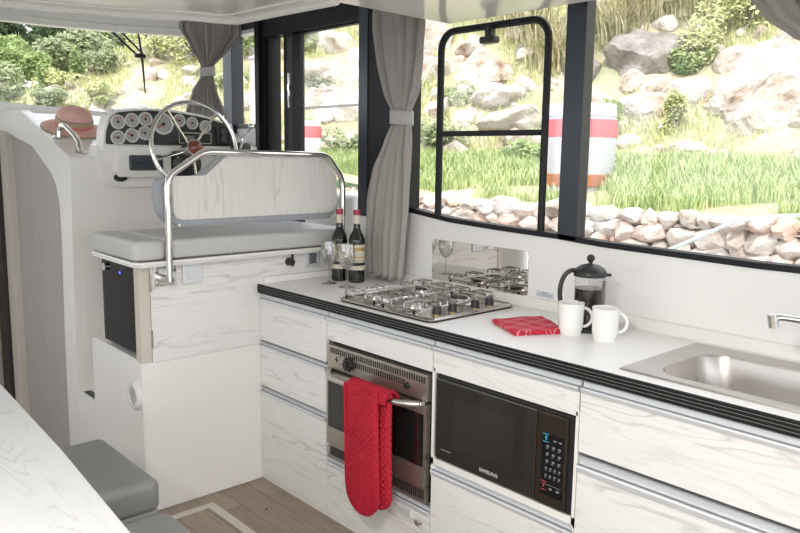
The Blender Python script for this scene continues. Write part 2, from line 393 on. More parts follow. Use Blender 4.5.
# starboard side: white lining under the windows, posts, header
b = MB()
ys = [-1.6, -.6]+[(-.6+3.22*i/40) for i in range(1, 41)]
b.prism([(y, sill(y)) for y in ys]+[(2.62, 0), (-1.6, 0)], 'x', WX, WX+.07)
b.box(WX, WX+.07, 2.62, 2.86, 0, 1.262)
b.box(WX, WX+.07, -1.6, 4.1, 2.17, 2.30)
b.box(WX, WX+.07, 3.75, 4.1, 0, 1.645)
b.box(WX, WX+.07, 2.86, 3.75, 0, .35)
b.box(WX, WX+.07, -1.6, -.9, 1.1, 2.2)
struct(b.build('wall_starboard', M['wall']))
b = MB(); b.box(-1.75, -1.65, -1.6, 4.9, 0, 1.15); b.box(-1.75, -1.65, -1.6, 4.9, 1.98, 2.3)
for y in (-1.6, .2, 1.9, 3.5, 4.8): b.box(-1.75, -1.65, y, y+.1, 1.1, 2.0)
struct(b.build('wall_port', M['wall']))
# windows
def frame_rect(b, x0, x1, y0, y1, z0, z1, w): 
    b.box(x0, x1, y0, y0+w, z0, z1); b.box(x0, x1, y1-w, y1, z0, z1); b.box(x0, x1, y0, y1, z0, z0+w); b.box(x0, x1, y0, y1, z1-w, z1)
def window_empty(n, loc):
    o = bpy.data.objects.new('window_%d' % n, None); C.objects.link(o); o.location = loc; o['kind'] = 'structure'; return o
def sill_strip(b, y0, y1, x0, x1, h0, h1, n=24):
    def f(u, v):
        y = y0+(y1-y0)*u; z = sill(y); k = [(x0, h0), (x0, h1), (x1, h1), (x1, h0), (x0, h0)][round(v*4)]
        return (k[0], y, z+k[1])
    b.grid(f, n, 4)
# window 1: galley window with the opening hatch ; window 2: galley window aft
w1 = window_empty(1, (WX, 2.08, 1.2))
b = MB(); sill_strip(b, 1.60, 2.60, WX-.006, WX+.045, -.006, .014)
b.box(WX-.012, WX+.06, 2.505, 2.70, 1.235, 2.3)
b.build('window_frame', M['black'], w1)
b = MB(); b.box(WX+.03, WX+.036, 1.67, 2.52, 1.17, 2.25); b.build('pane', M['pane'], w1)
# hatch frame (rounded rectangle of black tube) inside window 1
hf = [(1.775, 1.215)]+[(y, z) for (y, z) in rrect(2.055, 1.62, .56, .80, .075, 6) if z > 1.6][::-1]
hf = [(2.335, 1.235)]+sorted([p_ for p_ in hf if p_[1] > 1.6], key=lambda t: math.atan2(t[1]-1.6, t[0]-2.055))+[(1.775, 1.222)]
def hatch_pt(y, z):
    t = (z-1.22)/(2.02-1.22)
    return (WX+.012, y+.0*t, z-.010+(y-2.05)*.005*t)
b = MB()
loop = [hatch_pt(y, z) for y, z in hf]
b.tube(loop, .0150, 8)
b.build('hatch_frame', M['black'], w1)
b = MB(); b.box(WX+.002, WX+.018, 1.79, 2.325, 1.578, 1.600); b.build('hatch_crossbar', M['black'], w1)
b = MB(); b.box(WX-.030, WX+.012, 2.010, 2.088, 1.938, 1.966, .008); b.box(WX-.02, WX+.01, 2.032, 2.066, 1.96, 2.0, .004)
b.cyl((WX-.02, 2.05, 1.97), (WX-.02, 2.05, 2.004), .007); b.build('hatch_catch', M['plastic'], w1)
b = MB(); b.box(WX-.006, WX+.05, 1.600, 1.686, 1.192, 2.3, .003)
struct(b.build('trim_4', M['navy']))
w2 = window_empty(2, (WX, .6, 1.2))
b = MB(); sill_strip(b, -.6, 1.60, WX-.006, WX+.045, -.006, .014, 40); b.build('window_frame', M['black'], w2)
b = MB(); b.box(WX+.03, WX+.036, -.9, 1.60, 1.17, 2.25); b.build('pane', M['pane'], w2)
# side door between galley and helm
d1 = bpy.data.objects.new('door_1', None); C.objects.link(d1); d1.location = (WX, 3.3, .35); d1['kind'] = 'structure'
b = MB()
b.box(WX-.005, WX+.07, 2.68, 2.80, 1.20, 2.3); b.box(WX-.006, WX+.07, 2.70, 3.76, 2.128, 2.3)
b.box(WX-.005, WX+.07, 3.70, 3.76, .35, 2.3); b.box(WX-.03, WX+.0, 3.725, 3.765, 1.2, 2.3)
b.box(WX+.0, WX+.07, 2.85, 3.75, 2.19, 2.3); b.box(WX+.0, WX+.05, 2.85, 3.72, 2.22, 2.29)
for i in (0, 2): b.box(WX+.005+.012*i, WX+.07, 3.62-.06*i+.03, 3.655-.06*i+.03, .4, 2.25, .003)
b.build('door_frame', M['black'], d1)
b = MB(); b.box(WX-.010, WX+.05, 2.80, 2.868, 1.2, 2.3, .003); b.build('door_post', M['navy'], d1)
b = MB(); b.box(WX+.02, WX+.05, 3.395, 3.47, .4, 2.2); b.box(WX+.02, WX+.05, 2.85, 3.45, 2.118, 2.2); b.box(WX+.02, WX+.05, 2.85, 3.45, .4, .5)
b.build('sliding_leaf', M['black'], d1)
b = MB(); b.box(WX+.032, WX+.037, 2.86, 3.38, .5, 2.13); b.build('pane', M['pane'], d1)
b = MB(); b.cyl((WX+.0, 3.47, 1.80), (WX+.0, 3.47, 1.92), .007); b.box(WX-.006, WX+.02, 3.462, 3.478, 1.83, 1.86); b.cyl((WX, 3.47, 1.74), (WX+.0, 3.475, 1.80), .005)
b.build('latch', M['chrome'], d1)
b = MB(); b.box(WX+.04, WX+.045, 2.86, 3.39, 1.730, 1.742); b.build('reflection_line', M['gauge'], d1)  # pale strip drawn as a reflection across the door pane
# forward side window
w3 = window_empty(3, (WX, 3.9, 1.65))
b = MB(); b.box(WX-.03, WX+.05, 4.02, 4.12, 1.6, 2.3, .003); b.box(WX-.01, WX+.05, 3.76, 4.03, 1.635, 1.66); b.box(WX-.005, WX+.05, 3.76, 4.03, 2.19, 2.3)
b.build('window_frame', M['navy'], w3)
b = MB(); b.box(WX+.03, WX+.036, 3.76, 4.03, 1.66, 2.2); b.build('pane', M['pane'], w3)
# windshield: follows an oblique, slightly curved line from starboard corner to port
WS = [(2.37, 4.11), (1.87, 4.375), (1.51, 4.563), (1.23, 4.705), (.7, 4.90), (.1, 5.0), (-.8, 5.0), (-1.7, 4.9)]
WZ0 = [1.645, 1.705, 1.738, 1.757, 1.765, 1.77, 1.77, 1.77]; WZ1 = [2.162, 2.170, 2.184, 2.203, 2.21, 2.21, 2.21, 2.21]
def ws_strip(b, zf0, zf1, o0, o1):
    n = len(WS)-1; lo = []
    for i, (x, y) in enumerate(WS):
        nx, ny = .46, .888
        lo.append([(x+nx*o0, y+ny*o0, zf0(i)), (x+nx*o0, y+ny*o0, zf1(i)), (x+nx*o1, y+ny*o1, zf1(i)), (x+nx*o1, y+ny*o1, zf0(i))])
    b.loft(lo, True, True)
w4 = window_empty(4, (1.2, 4.7, 1.7))
b = MB(); ws_strip(b, lambda i: WZ1[i], lambda i: WZ1[i]+.035, -.01, .05); ws_strip(b, lambda i: WZ0[i]-.055, lambda i: WZ0[i], -.015, .05)
b.build('window_frame', M['gel'], w4)
b = MB(); ws_strip(b, lambda i: WZ0[i], lambda i: WZ1[i], .02, .026); b.build('pane', M['pane'], w4)
b = MB(); ws_strip(b, lambda i: WZ1[i]+.04, lambda i: 2.30, .0, .06); b.build('header', M['gel'], w4)
b = MB(); ws_strip(b, lambda i: 1.60, lambda i: WZ0[i]-.05, .0, .05); b.box(-1.7, 1.10, 4.98, 5.02, -.6, 1.70); struct(b.build('wall_forward', M['wall']))

# ================================================================== HELM CONSOLE
PX = 1.22
hc = thing('helm_console', 'white moulded helm console with black instrument board under the windscreen', 'helm console', (1.22, 3.6, 0))
# port side face with arched opening, as seen along the boat
arch = [(3.59, 1.461), (4.25, 1.684), (4.29, 1.700), (4.70, 1.705), (4.90, 1.71), (4.90, 1.60), (4.50, 1.595), (4.38, 1.59), (4.28, 1.575), (4.15, 1.525), (3.98, 1.44), (3.86, 1.385), (3.80, 1.33), (3.765, 1.25), (3.758, 1.10), (3.79, .5), (3.80, -.6), (3.655, -.6), (3.65, .345)]
b = MB(); b.prism(arch, 'x', PX, PX+.045); bmesh.ops.triangulate(b.bm, faces=b.bm.faces[:]); b.build('side_panel', M['gel'], hc)
b = MB(); b.prism([(3.72, -.6), (3.70, 1.41), (4.22, 1.60), (4.62, 1.62), (4.62, -.6)], 'x', PX+.040, PX+.08); b.build('wood_infill', M['ashP'], hc)
b = MB(); b.box(PX-.0, PX+.08, 4.60, 4.72, -.6, 1.592, .004); b.build('door_jamb', M['cream'], hc)
# aft face and sloping top
b = MB(); b.prism([(3.592, 1.461), (3.648, .30), (3.70, .30), (3.70, 1.461)], 'x', PX+.045, 2.33); b.build('aft_panel', M['gel'], hc)
b = MB()
top = []
for x in (PX+.012, 1.45, 1.8, 2.1, 2.33):
    yw = 4.70-(x-1.22)*.51-.02
    top.append([(x, 3.59, 1.462), (x, min(4.25, yw-.02), 1.462+.338*(min(4.25, yw-.02)-3.59)), (x, yw, 1.685 if x < 2 else 1.64), (x, yw, 1.60), (x, 3.62, 1.42)])
b.loft(top, True, True); b.build('sloping_top', M['gel'], hc)
# dash pod
pod = [(1.354, 1.50), (1.360, 1.585), (1.386, 1.663), (1.425, 1.687), (1.50, 1.697), (1.60, 1.702), (1.72, 1.698), (1.87, 1.680), (2.03, 1.643), (2.075, 1.50)]
def ease(poly, y0, y1, d):
    cx = sum(p[0] for p in poly)/len(poly); cy = min(p[1] for p in poly)
    L = []
    for (y, k) in ((y0, 1-d), (y0+.012, 1.), (y1, 1.04)):
        L.append([(cx+(p[0]-cx)*k, y, cy+(p[1]-cy)*k) for p in poly])
    return L
b = MB(); L3 = ease(pod, 3.545, 3.60, .004); L3.append([(1.75+(p_[0]-1.75)*.86+.05, 3.80, 1.50+(p_[1]-1.50)*.80) for p_ in pod]); b.loft(L3, True, True); b.build('dash_hood', M['gel'], hc)
con = [(1.335, 1.52), (1.338, 1.44), (1.352, 1.37), (1.385, 1.335), (1.45, 1.325), (2.2, 1.325), (2.2, 1.52)]
b = MB(); b.loft(ease(con, 3.575, 3.62, .01), True, True); b.build('lower_moulding', M['gel'], hc)
mold = [(1.43, 1.522), (1.43, 1.43), (1.415, 1.40), (1.39, 1.385), (1.56, 1.375), (1.66, 1.385), (1.68, 1.522)]
mold = [(1.425, 1.525), (1.41, 1.40), (1.43, 1.375), (1.66, 1.372), (1.69, 1.40), (1.69, 1.525)]
b = MB(); b.loft(ease(mold, 3.54, 3.58, .04), True, True); b.build('centre_moulding', M['gel'], hc)
b = MB(); b.box(1.474, 1.640, 3.525, 3.55, 1.405, 1.478, .008); b.build('pocket_lid', M['pocket'], hc)
b = MB(); b.box(1.478, 1.636, 3.520, 3.53, 1.437, 1.441, .001); b.build('pocket_lip', M['navy'], hc)
b = MB(); b.lathe([(0, .012), (.026, .012), (.032, .006), (.034, 0)], (1.443, 3.572, 1.372), 24, mat=Matrix.Rotation(R(90), 4, 'X') @ Matrix.Diagonal((1, .62, 1, 1))); b.build('oval_grommet', M['plastic'], hc)
ins = [(1.366, 1.527), (1.372, 1.585), (1.398, 1.655), (1.43, 1.675), (1.50, 1.685), (1.60, 1.690), (1.72, 1.686), (1.87, 1.668), (2.02, 1.632), (2.062, 1.527)]
b = MB(); b.prism(ins, 'y', 3.532, 3.548, bev=.004)
# prism along y takes (x, z)
board = b.build('instrument_board', M['instr'], hc)
def gauge(x, z, r, ang):
    q = Matrix.Rotation(R(90), 4, 'X')
    b = MB(); b.lathe([(r*.78, .004), (r*.80, .012), (r*.92, .014), (r, .008), (r, 0)], (x, 3.532, z), 32, mat=q)
    o = b.build('gauge', M['bezel'], hc)
    b = MB(); b.lathe([(0, .004), (r*.79, .004), (r*.79, 0)], (x, 3.532, z), 32, mat=q); b.build('dial_face', M['gauge'], o)
    b = MB()
    for k in range(9):
        a = R(-40+k*32.5); b.box(x+r*.66*math.cos(a)-.0012, x+r*.66*math.cos(a)+.0012, 3.5265, 3.5285, z+r*.66*math.sin(a)-.002, z+r*.66*math.sin(a)+.002)
    b.build('dial_marks', M['plastic'], o)
    b = MB(); a = R(ang); b.tube([(x-.1*r*math.cos(a), 3.525, z-.1*r*math.sin(a)), (x+.6*r*math.cos(a), 3.525, z+.6*r*math.sin(a))], r*.055, 6)
    b.build('needle', M['needle'], o)
    b = MB(); b.cyl((x, 3.528, z-.0), (x, 3.522, z), r*.17, n=16); b.build('needle_cap', M['plastic'], o)
for (x, z, r, a) in ((1.423, 1.630, .034, 95), (1.490, 1.640, .034, 110), (1.556, 1.648, .034, 90), (1.728, 1.648, .032, 150), (1.797, 1.638, .031, 160), (1.868, 1.624, .031, 20),
                     (1.420, 1.558, .034, 160), (1.487, 1.570, .034, 150), (1.551, 1.582, .034, 170), (1.645, 1.628, .052, 215)):
    gauge(x, z, r, a)
b = MB(); b.box(1.725, 1.900, 3.528, 3.533, 1.538, 1.592, .003); lcd = b.build('engine_display', M['plastic'], hc)
b = MB(); frame_rect(b, 3.52, 3.529, 0, 1, 0, 1, .001) if False else None
b.box(1.725, 1.900, 3.526, 3.529, 1.588, 1.592); b.box(1.725, 1.900, 3.526, 3.529, 1.538, 1.541); b.box(1.725, 1.728, 3.526, 3.529, 1.538, 1.592); b.box(1.897, 1.900, 3.526, 3.529, 1.538, 1.592)
b.build('display_bezel', M['cream'], lcd)
text_mesh('0000', .026, mtx_negy(1.78, 3.527, 1.558), 'display_digits', M['gauge'], lcd)
b = MB(); b.box(1.93, 2.0, 3.524, 3.533, 1.535, 1.625, .012); sw = b.build('switch_panel', M['plastic'], hc)
b = MB(); b.cyl((1.963, 3.526, 1.60), (1.963, 3.515, 1.60), .014); b.cyl((1.963, 3.526, 1.565), (1.963, 3.515, 1.565), .014); b.cyl((1.925, 3.53, 1.62), (1.925, 3.518, 1.62), .006); b.build('key_switches', M['pocket'], sw)
b = MB(); b.cyl((1.61, 3.533, 1.555), (1.61, 3.523, 1.555), .018); b.build('blank_plug', M['plastic'], hc)
b = MB(); b.lathe([(0, .055), (.05, .052), (.075, .035), (.083, 0)], (1.765, 3.56, 1.435), 32, mat=Matrix.Rotation(R(90), 4, 'X')); boss = b.build('wheel_boss', M['plastic'], hc)
b = MB()
for k in range(6):
    a = R(30+60*k); b = MB(); b.cyl((1.765+.066*math.cos(a), 3.545, 1.435+.066*math.sin(a)), (1.765+.066*math.cos(a), 3.508, 1.435+.066*math.sin(a)), .006, n=8); b.build('boss_bolt', M['steel'], boss)
# throttle lever to the right of the wheel
b = MB(); b.box(2.02, 2.11, 3.48, 3.58, 1.44, 1.55, .02); th = b.build('throttle_box', M['plastic'], hc)
b = MB(); b.tube([(2.03, 3.47, 1.52), (2.04, 3.44, 1.58), (2.07, 3.42, 1.62)], .008); b.sphere((2.07, 3.42, 1.63), .016); b.build('throttle_lever', M['chrome'], th)
# footwell ledge
b = MB(); b.box(PX+.001, 2.33, 3.26, 3.656, -.6, .345, .003); b.build('footwell_step', M['gel'], hc)
b = MB(); b.box(PX+.016, PX+.046, 3.44, 3.60, .345, .350); b.build('footwell_slot', M['plastic'], hc)
# companionway boards beyond the console
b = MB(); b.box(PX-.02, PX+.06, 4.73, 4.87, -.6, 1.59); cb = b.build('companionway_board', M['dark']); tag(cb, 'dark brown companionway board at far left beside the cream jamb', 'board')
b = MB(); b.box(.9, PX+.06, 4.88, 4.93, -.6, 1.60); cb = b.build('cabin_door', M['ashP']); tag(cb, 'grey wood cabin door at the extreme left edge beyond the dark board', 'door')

# steering wheel
swc = Vector((1.75, 3.41, 1.518)); tilt = Matrix.Rotation(R(78), 4, 'X')
st = thing('steering_wheel', 'large chrome ship steering wheel with a round wooden centre cap', 'steering wheel', swc)
def W(x, y, z): return swc+(tilt @ Vector((x, y, z)))
RW = .222
b = MB(); b.tube([W(RW*math.cos(2*PI*k/48), RW*math.sin(2*PI*k/48), 0) for k in range(48)], .0108, 12, closed=True); b.build('rim', M['chrome'], st)
for a in (52, 124, 196, 268, 340):
    a = R(a); b = MB(); b.tube([W(.03*math.cos(a), .03*math.sin(a), -.035), W(.12*math.cos(a), .12*math.sin(a), -.02), W(RW*math.cos(a), RW*math.sin(a), 0)], .0065, 8); b.build('spoke', M['chrome'], st)
b = MB(); b.lathe([(0, .0), (.042, 0), (.042, -.045), (.028, -.14), (0, -.14)], swc+Vector((0, 0, 0)), 24, mat=tilt @ Matrix.Translation((0, 0, 0))); b.build('hub', M['steel'], st)
b = MB(); b.lathe([(0, .028), (.018, .025), (.032, .014), (.036, 0), (0, 0)], swc, 24, mat=tilt); b.build('centre_cap', M['wood'], st)

# grab handle on the console
gh = thing('grab_handle', 'short polished steel grab handle on the console beside the hat', 'handle', (1.29, 3.75, 1.51))
b = MB(); P = [(1.268, 3.87, 1.555), (1.270, 3.868, 1.592), (1.274, 3.845, 1.612), (1.278, 3.80, 1.608), (1.288, 3.715, 1.565), (1.293, 3.68, 1.535), (1.295, 3.67, 1.488)]
b.tube(P, .0125, 12); b.build('bar', M['chrome'], gh)
for (x, y, z) in ((1.268, 3.87, 1.556), (1.295, 3.67, 1.489)):
    b = MB(); b.lathe([(0, .006), (.028, .005), (.031, 0)], (x, y, z), 24, mat=Matrix.Rotation(R(18.7), 4, 'X')); b.build('base_plate', M['steel'], gh)
# hat
ht = thing('straw_hat', 'pink and tan straw sun hat with a striped band on the console top', 'hat', (1.385, 4.00, 1.605))
hm = Matrix.Rotation(R(18.7), 4, 'X')
hl = Vector(ht.location); HS_ = .88
def hat_l(prof, name, mat, ph=0.):
    b = MB(); b.lathe([(a_*HS_, c_*HS_) for a_, c_ in prof], hl, 48, mat=hm); return b.build(name, mat, ht)
bv = MB(); bv.lathe([(a_*HS_, c_*HS_) for a_, c_ in [(.098, .018), (.125, .014), (.150, .006), (.172, .0), (.173, .003), (.150, .010), (.125, .018), (.098, .022)]], hl, 48, mat=hm)
bv.build('brim', M['straw'], ht)
hat_l([(.099, .018), (.100, .045), (.096, .075), (.086, .100), (.066, .118), (.038, .127), (0, .130)], 'crown', M['straw'])
hat_l([(.1015, .030), (.1025, .034), (.1015, .056), (.0995, .058)], 'band', M['strawband'])
hat_l([(.102, .019), (.1035, .021), (.1030, .030), (.1010, .031)], 'band_edging', M['pinkband'])
hat_l([(.1005, .056), (.1022, .058), (.1010, .063), (.098, .064)], 'band_stripe', M['greyband'])
hat_l([(.165, .0045), (.1735, .0035), (.176, .0), (.170, -.002)], 'brim_edging', M['strawband'])

# ================================================================== HELM SEAT
SY = 2.85
hs = thing('helm_bench', 'two person helm bench with grey cushion on a white and ash base', 'bench', (1.75, 3.05, 0))
b = MB(); b.prism([(SY, 0), (SY, .648), (3.26, .655), (3.40, .655), (3.40, 0)], 'x', 1.20, 2.2, bev=.006); b.build('base_box', M['gel'], hs)
b = MB(); b.box(1.245, 2.30, SY, SY+.03, .646, 1.06); pn = b.build('front_panel', M['ashX'], hs)
b = MB(); b.box(1.197, 1.243, SY-.004, SY+.05, .648, 1.06, .005); b.build('corner_post', M['cream'], hs)
b = MB(); b.box(1.24, 2.30, SY+.03, 3.26, .70, 1.05); b.box(1.235, 1.245, SY+.04, 3.25, .66, 1.05); b.build('cabinet_box', M['plastic'], hs)
b = MB(); b.box(1.202, 1.207, SY+.03, 3.24, .68, 1.055); gd = b.build('glass_door', M['smoke'], hs)
b = MB(); b.box(1.215, 1.225, SY+.05, 3.23, .895, .905); b.box(1.215, 1.23, 2.99, 3.0, .905, 1.05); b.build('cabinet_shelf', M['padgrey'], hs)
b = MB(); b.box(1.205, 1.24, 3.235, 3.262, .67, 1.06, .004); b.build('rear_post', M['cream'], hs)
b = MB(); b.cyl((1.204, 3.19, 1.005), (1.190, 3.19, 1.005), .017, n=20); b.build('door_lock', M['chrome'], gd)
b = MB(); b.box(1.199, 1.202, 3.040, 3.048, .992, 1.0); b.build('status_light', M['led'], gd)
b = MB()
for z in (.745, .975): b.box(1.243, 1.248, SY-.006, SY, z-.035, z+.035, .001)
b.build('door_hinge', M['steel'], hs)
def cush(b, x0, x1, y0, y1, z0=1.070, z1=1.150):
    L = []
    cx, cy = (x0+x1)/2, (y0+y1)/2
    for (d, z) in ((.014, z0), (.004, z0+.006), (.0, z0+.018), (.0, z1-.022), (.004, z1-.010), (.012, z1-.003), (.024, z1)):
        L.append([(x, y, z) for x, y in rrect(cx, cy, x1-x0-2*d, y1-y0-2*d, max(.006, .026-d*.5), 6)])
    b.loft(L, True, True)
# white lip under the cushion
lipp = [(1.18, SY-.07), (1.155, SY-.02), (1.165, 3.28), (2.32, 3.28), (2.32, SY-.05)]
b = MB(); b.prism(lipp, 'z', 1.046, 1.066, bev=.009, seg=3); b.build('seat_lip', M['gel'], hs)
b = MB(); cush(b, 1.160, 1.298, 2.80, 3.265); b.build('seat_cushion', M['lgrey'], hs)
b = MB(); cush(b, 1.312, 2.22, 2.80, 3.265); b.build('seat_cushion', M['lgrey'], hs)
# backrest
b = MB(); rail = [(1.294, 2.775, .985), (1.296, 2.775, 1.36), (1.302, 2.775, 1.39), (1.318, 2.775, 1.413), (1.43, 2.775, 1.483), (1.452, 2.775, 1.493), (1.48, 2.775, 1.498), (2.03, 2.775, 1.492), (2.06, 2.775, 1.487), (2.085, 2.775, 1.472), (2.145, 2.775, 1.40), (2.158, 2.775, 1.37), (2.162, 2.775, 1.34), (2.162, 2.775, 1.0)]
b.tube(rail, .0135, 12); b.build('backrest_rail', M['chrome'], hs)
pad = [(1.275, 1.26), (1.268, 1.34), (1.275, 1.385), (1.31, 1.395), (1.44, 1.40), (1.46, 1.405), (1.545, 1.477), (1.57, 1.488), (2.055, 1.484), (2.085, 1.468), (2.145, 1.39), (2.152, 1.26), (2.13, 1.215), (2.09, 1.198), (1.36, 1.198), (1.31, 1.215)]
b = MB(); b.prism(pad, 'y', 2.795, 2.865, bev=.007, seg=3); bk = b.build('backrest_pad', M['padgrey'], hs)
pan = [(1.322, 1.27), (1.318, 1.385), (1.33, 1.402), (1.455, 1.402), (1.475, 1.41), (1.555, 1.476), (1.575, 1.482), (2.050, 1.478), (2.068, 1.468), (2.135, 1.395), (2.138, 1.27), (2.125, 1.24), (2.095, 1.228), (1.36, 1.226), (1.332, 1.238)]
b = MB(); b.prism(pan, 'y', 2.784, 2.797, bev=.003); b.build('backrest_panel', M['ashZ'], hs)
b = MB(); b.cyl((1.345, 2.79, 1.207), (1.345, 2.782, 1.207), .006); b.cyl((2.09, 2.79, 1.207), (2.09, 2.782, 1.207), .006); b.build('panel_screw', M['chrome'], hs)
# hinge plate, switches, socket
b = MB(); b.box(1.262, 1.355, SY-.006, SY, .958, 1.040, .002); br = b.build('rail_bracket', M['chrome'], hs)
b = MB(); b.cyl((1.294, 2.86, .99), (1.294, 2.765, .99), .019, n=20)
for x in (1.275, 1.343):
    for z in (.97, 1.028): b.cyl((x, SY-.005, z), (x, SY-.010, z), .006, n=10)
b.build('bracket_bolt', M['steel'], br)
def plate(x0, x1, z0, z1, inner, nm):
    b = MB(); b.box(x0, x1, SY-.012, SY, z0, z1, .005); o = b.build(nm, M['alu'], hs)
    b = MB(); b.box(x0+.02, x1-.02, SY-.016, SY-.010, z0+.018, z1-.018, .003); b.build('rocker' if nm == 'light_switch' else 'socket_face', inner, o)
    return o
plate(1.382, 1.472, .955, 1.045, M['alu'], 'light_switch')
for x0 in (1.995, 2.082):
    o = plate(x0, x0+.082, .968, 1.052, M['pocket'], 'wall_socket')
    b = MB(); b.lathe([(0, .001), (.018, .001), (.022, .004), (.024, 0)], (x0+.041, SY-.016, 1.01), 20, mat=Matrix.Rotation(R(90), 4, 'X')); b.build('socket_ring', M['alu_d'], o)
b = MB(); b.cyl((1.908, SY, 1.005), (1.908, SY-.03, 1.005), .019, .015, n=20); b.box(1.902, 1.914, SY-.035, SY-.028, .985, 1.042, .003); b.build('charge_socket', M['plastic'], hs)
# round vent on port side of base
q = Matrix.Rotation(R(-90), 4, 'Y')
b = MB(); b.lathe([(.037, .010), (.040, .018), (.052, .018), (.060, .008), (.062, 0)], (1.20, 2.922, .497), 36, mat=q); vt = b.build('round_vent', M['bezel'], hs)
b = MB(); b.lathe([(0, .006), (.040, .008)], (1.20, 2.922, .497), 36, mat=q); b.build('vent_grille', M['padgrey'], vt)
b = MB()
for k in range(-3, 4): 
    hh = math.sqrt(.038**2-(k*.010)**2); b.box(1.186, 1.192, 2.922-hh, 2.922+hh, .497+k*.010-.001, .497+k*.010+.001)
b.build('vent_slats', M['bezel'], vt)

hs.location = (1.77, 3.078, 0)
# ================================================================== GALLEY CABINETS
FX = 1.77
def profile(parent, y0, y1, z1, z0, name='pull_profile'):
    """aluminium finger-pull channel between fronts"""
    b = MB(); h = z1-z0
    cs = [(FX-.003, z1), (FX+.008, z1-.004), (FX+.010, z0+h*.55), (FX+.004, z0+h*.44), (FX-.006, z0+h*.44), (FX-.008, z0+h*.34), (FX-.004, z0+h*.04), (FX+.010, z0), (FX+.036, z0), (FX+.036, z1)]
    b.prism(cs, 'y', y0+.004, y1-.004); o = b.build(name, M['alu'], parent, smooth=False)
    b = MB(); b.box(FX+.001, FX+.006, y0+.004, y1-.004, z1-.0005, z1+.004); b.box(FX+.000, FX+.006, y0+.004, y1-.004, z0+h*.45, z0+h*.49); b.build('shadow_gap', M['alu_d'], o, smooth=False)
    return o
def front(parent, y0, y1, z0, z1, name='drawer'):
    b = MB(); b.box(FX, FX+.02, y0+.0025, y1-.0025, z0, z1, .0015); return b.build(name, M['ashY'], parent)
def carcass(parent, y0, y1, z0, z1, name='carcass'):
    b = MB(); b.box(FX+.037, WX-.01, y0+.001, y1-.001, z0, z1); return b.build(name, M['gel'], parent)
def plinth(parent, y0, y1):
    b = MB(); b.box(FX+.010, FX+.04, y0, y1, 0, .03); return b.build('plinth', M['gel'], parent)
# drawer unit
Y4, Y3, Y2, Y1, Y0 = -.35, 1.177, 1.770, 2.376, 2.878
c1 = thing('drawer_cabinet', 'ash galley drawer cabinet with three drawers left of the oven', 'cabinet', (2.05, 2.61, 0))
carcass(c1, Y1, Y0, .03, .875); plinth(c1, Y1, Y0)
for (zt, zb, pt) in ((.838, .664, .876), (.628, .452, .657), (.412, .030, .446)):
    d = front(c1, Y1, Y0, zb, zt); profile(d, Y1, Y0, pt, zt)
# oven housing
c2 = thing('oven_cabinet', 'ash cabinet with a shallow top front housing the steel oven', 'cabinet', (2.05, 2.07, 0))
b = MB(); b.box(FX+.04, WX-.01, Y2+.001, Y1-.001, .03, .262); b.box(FX+.04, WX-.01, Y2+.001, Y1-.001, .775, .875); b.box(FX+.04, WX-.01, Y2+.001, Y2+.012, .26, .78); b.box(FX+.04, WX-.01, Y1-.012, Y1-.001, .26, .78)
b.build('carcass', M['gel'], c2); plinth(c2, Y2, Y1)
d = front(c2, Y2, Y1, .762, .838, 'top_panel'); profile(d, Y2, Y1, .876, .838)
d = front(c2, Y2, Y1, .030, .235); profile(d, Y2, Y1, .270, .235)
b = MB(); b.box(FX-.006, FX, 1.862, 1.935, .196, .224, .002); b.build('lock_plate', M['alu'], d)
b = MB(); b.cyl((FX, 1.822, .196), (FX-.014, 1.822, .196), .009, n=12); b.box(FX-.010, FX, 1.805, 1.840, .192, .200); b.build('lock_knob', M['steel'], d)
# microwave housing
c3 = thing('microwave_cabinet', 'ash cabinet with a top front and bottom drawer around the microwave', 'cabinet', (2.05, 1.47, 0))
b = MB(); b.box(FX+.04, WX-.01, Y3+.001, Y2-.001, .03, .435); b.box(FX+.04, WX-.01, Y3+.001, Y2-.001, .775, .875); b.box(FX+.0, WX-.01, Y3+.0, Y3+.010, .43, .78); b.box(FX+.0, WX-.01, Y2-.012, Y2, .43, .78)
b.box(FX, FX+.05, Y3+.0, Y2, .4365, .4585); b.box(FX, FX+.04, Y3, Y3+.004, .39, .44); b.box(FX, FX+.04, Y2-.004, Y2, .39, .44)
b.build('carcass', M['gel'], c3); plinth(c3, Y3, Y2)
d = front(c3, Y3, Y2, .766, .838, 'top_panel'); profile(d, Y3, Y2, .876, .838)
d = front(c3, Y3, Y2, .030, .395); profile(d, Y3, Y2, .436, .395)
# sink unit
c4 = thing('sink_cabinet', 'wide ash cabinet under the sink with long drawers', 'cabinet', (2.05, .5, 0))
b = MB(); b.box(FX+.037, WX-.01, Y4, Y3-.001, .03, .70); b.box(FX+.037, FX+.045, Y4, Y3-.001, .70, .875); b.build('carcass', M['gel'], c4); plinth(c4, Y4, Y3)
d = front(c4, Y4, Y3, .664, .838); profile(d, Y4, Y3, .876, .838)
d = front(c4, Y4, Y3, .32, .602); profile(d, Y4, Y3, .654, .602)
d = front(c4, Y4, Y3, .030, .28); profile(d, Y4, Y3, .318, .28)

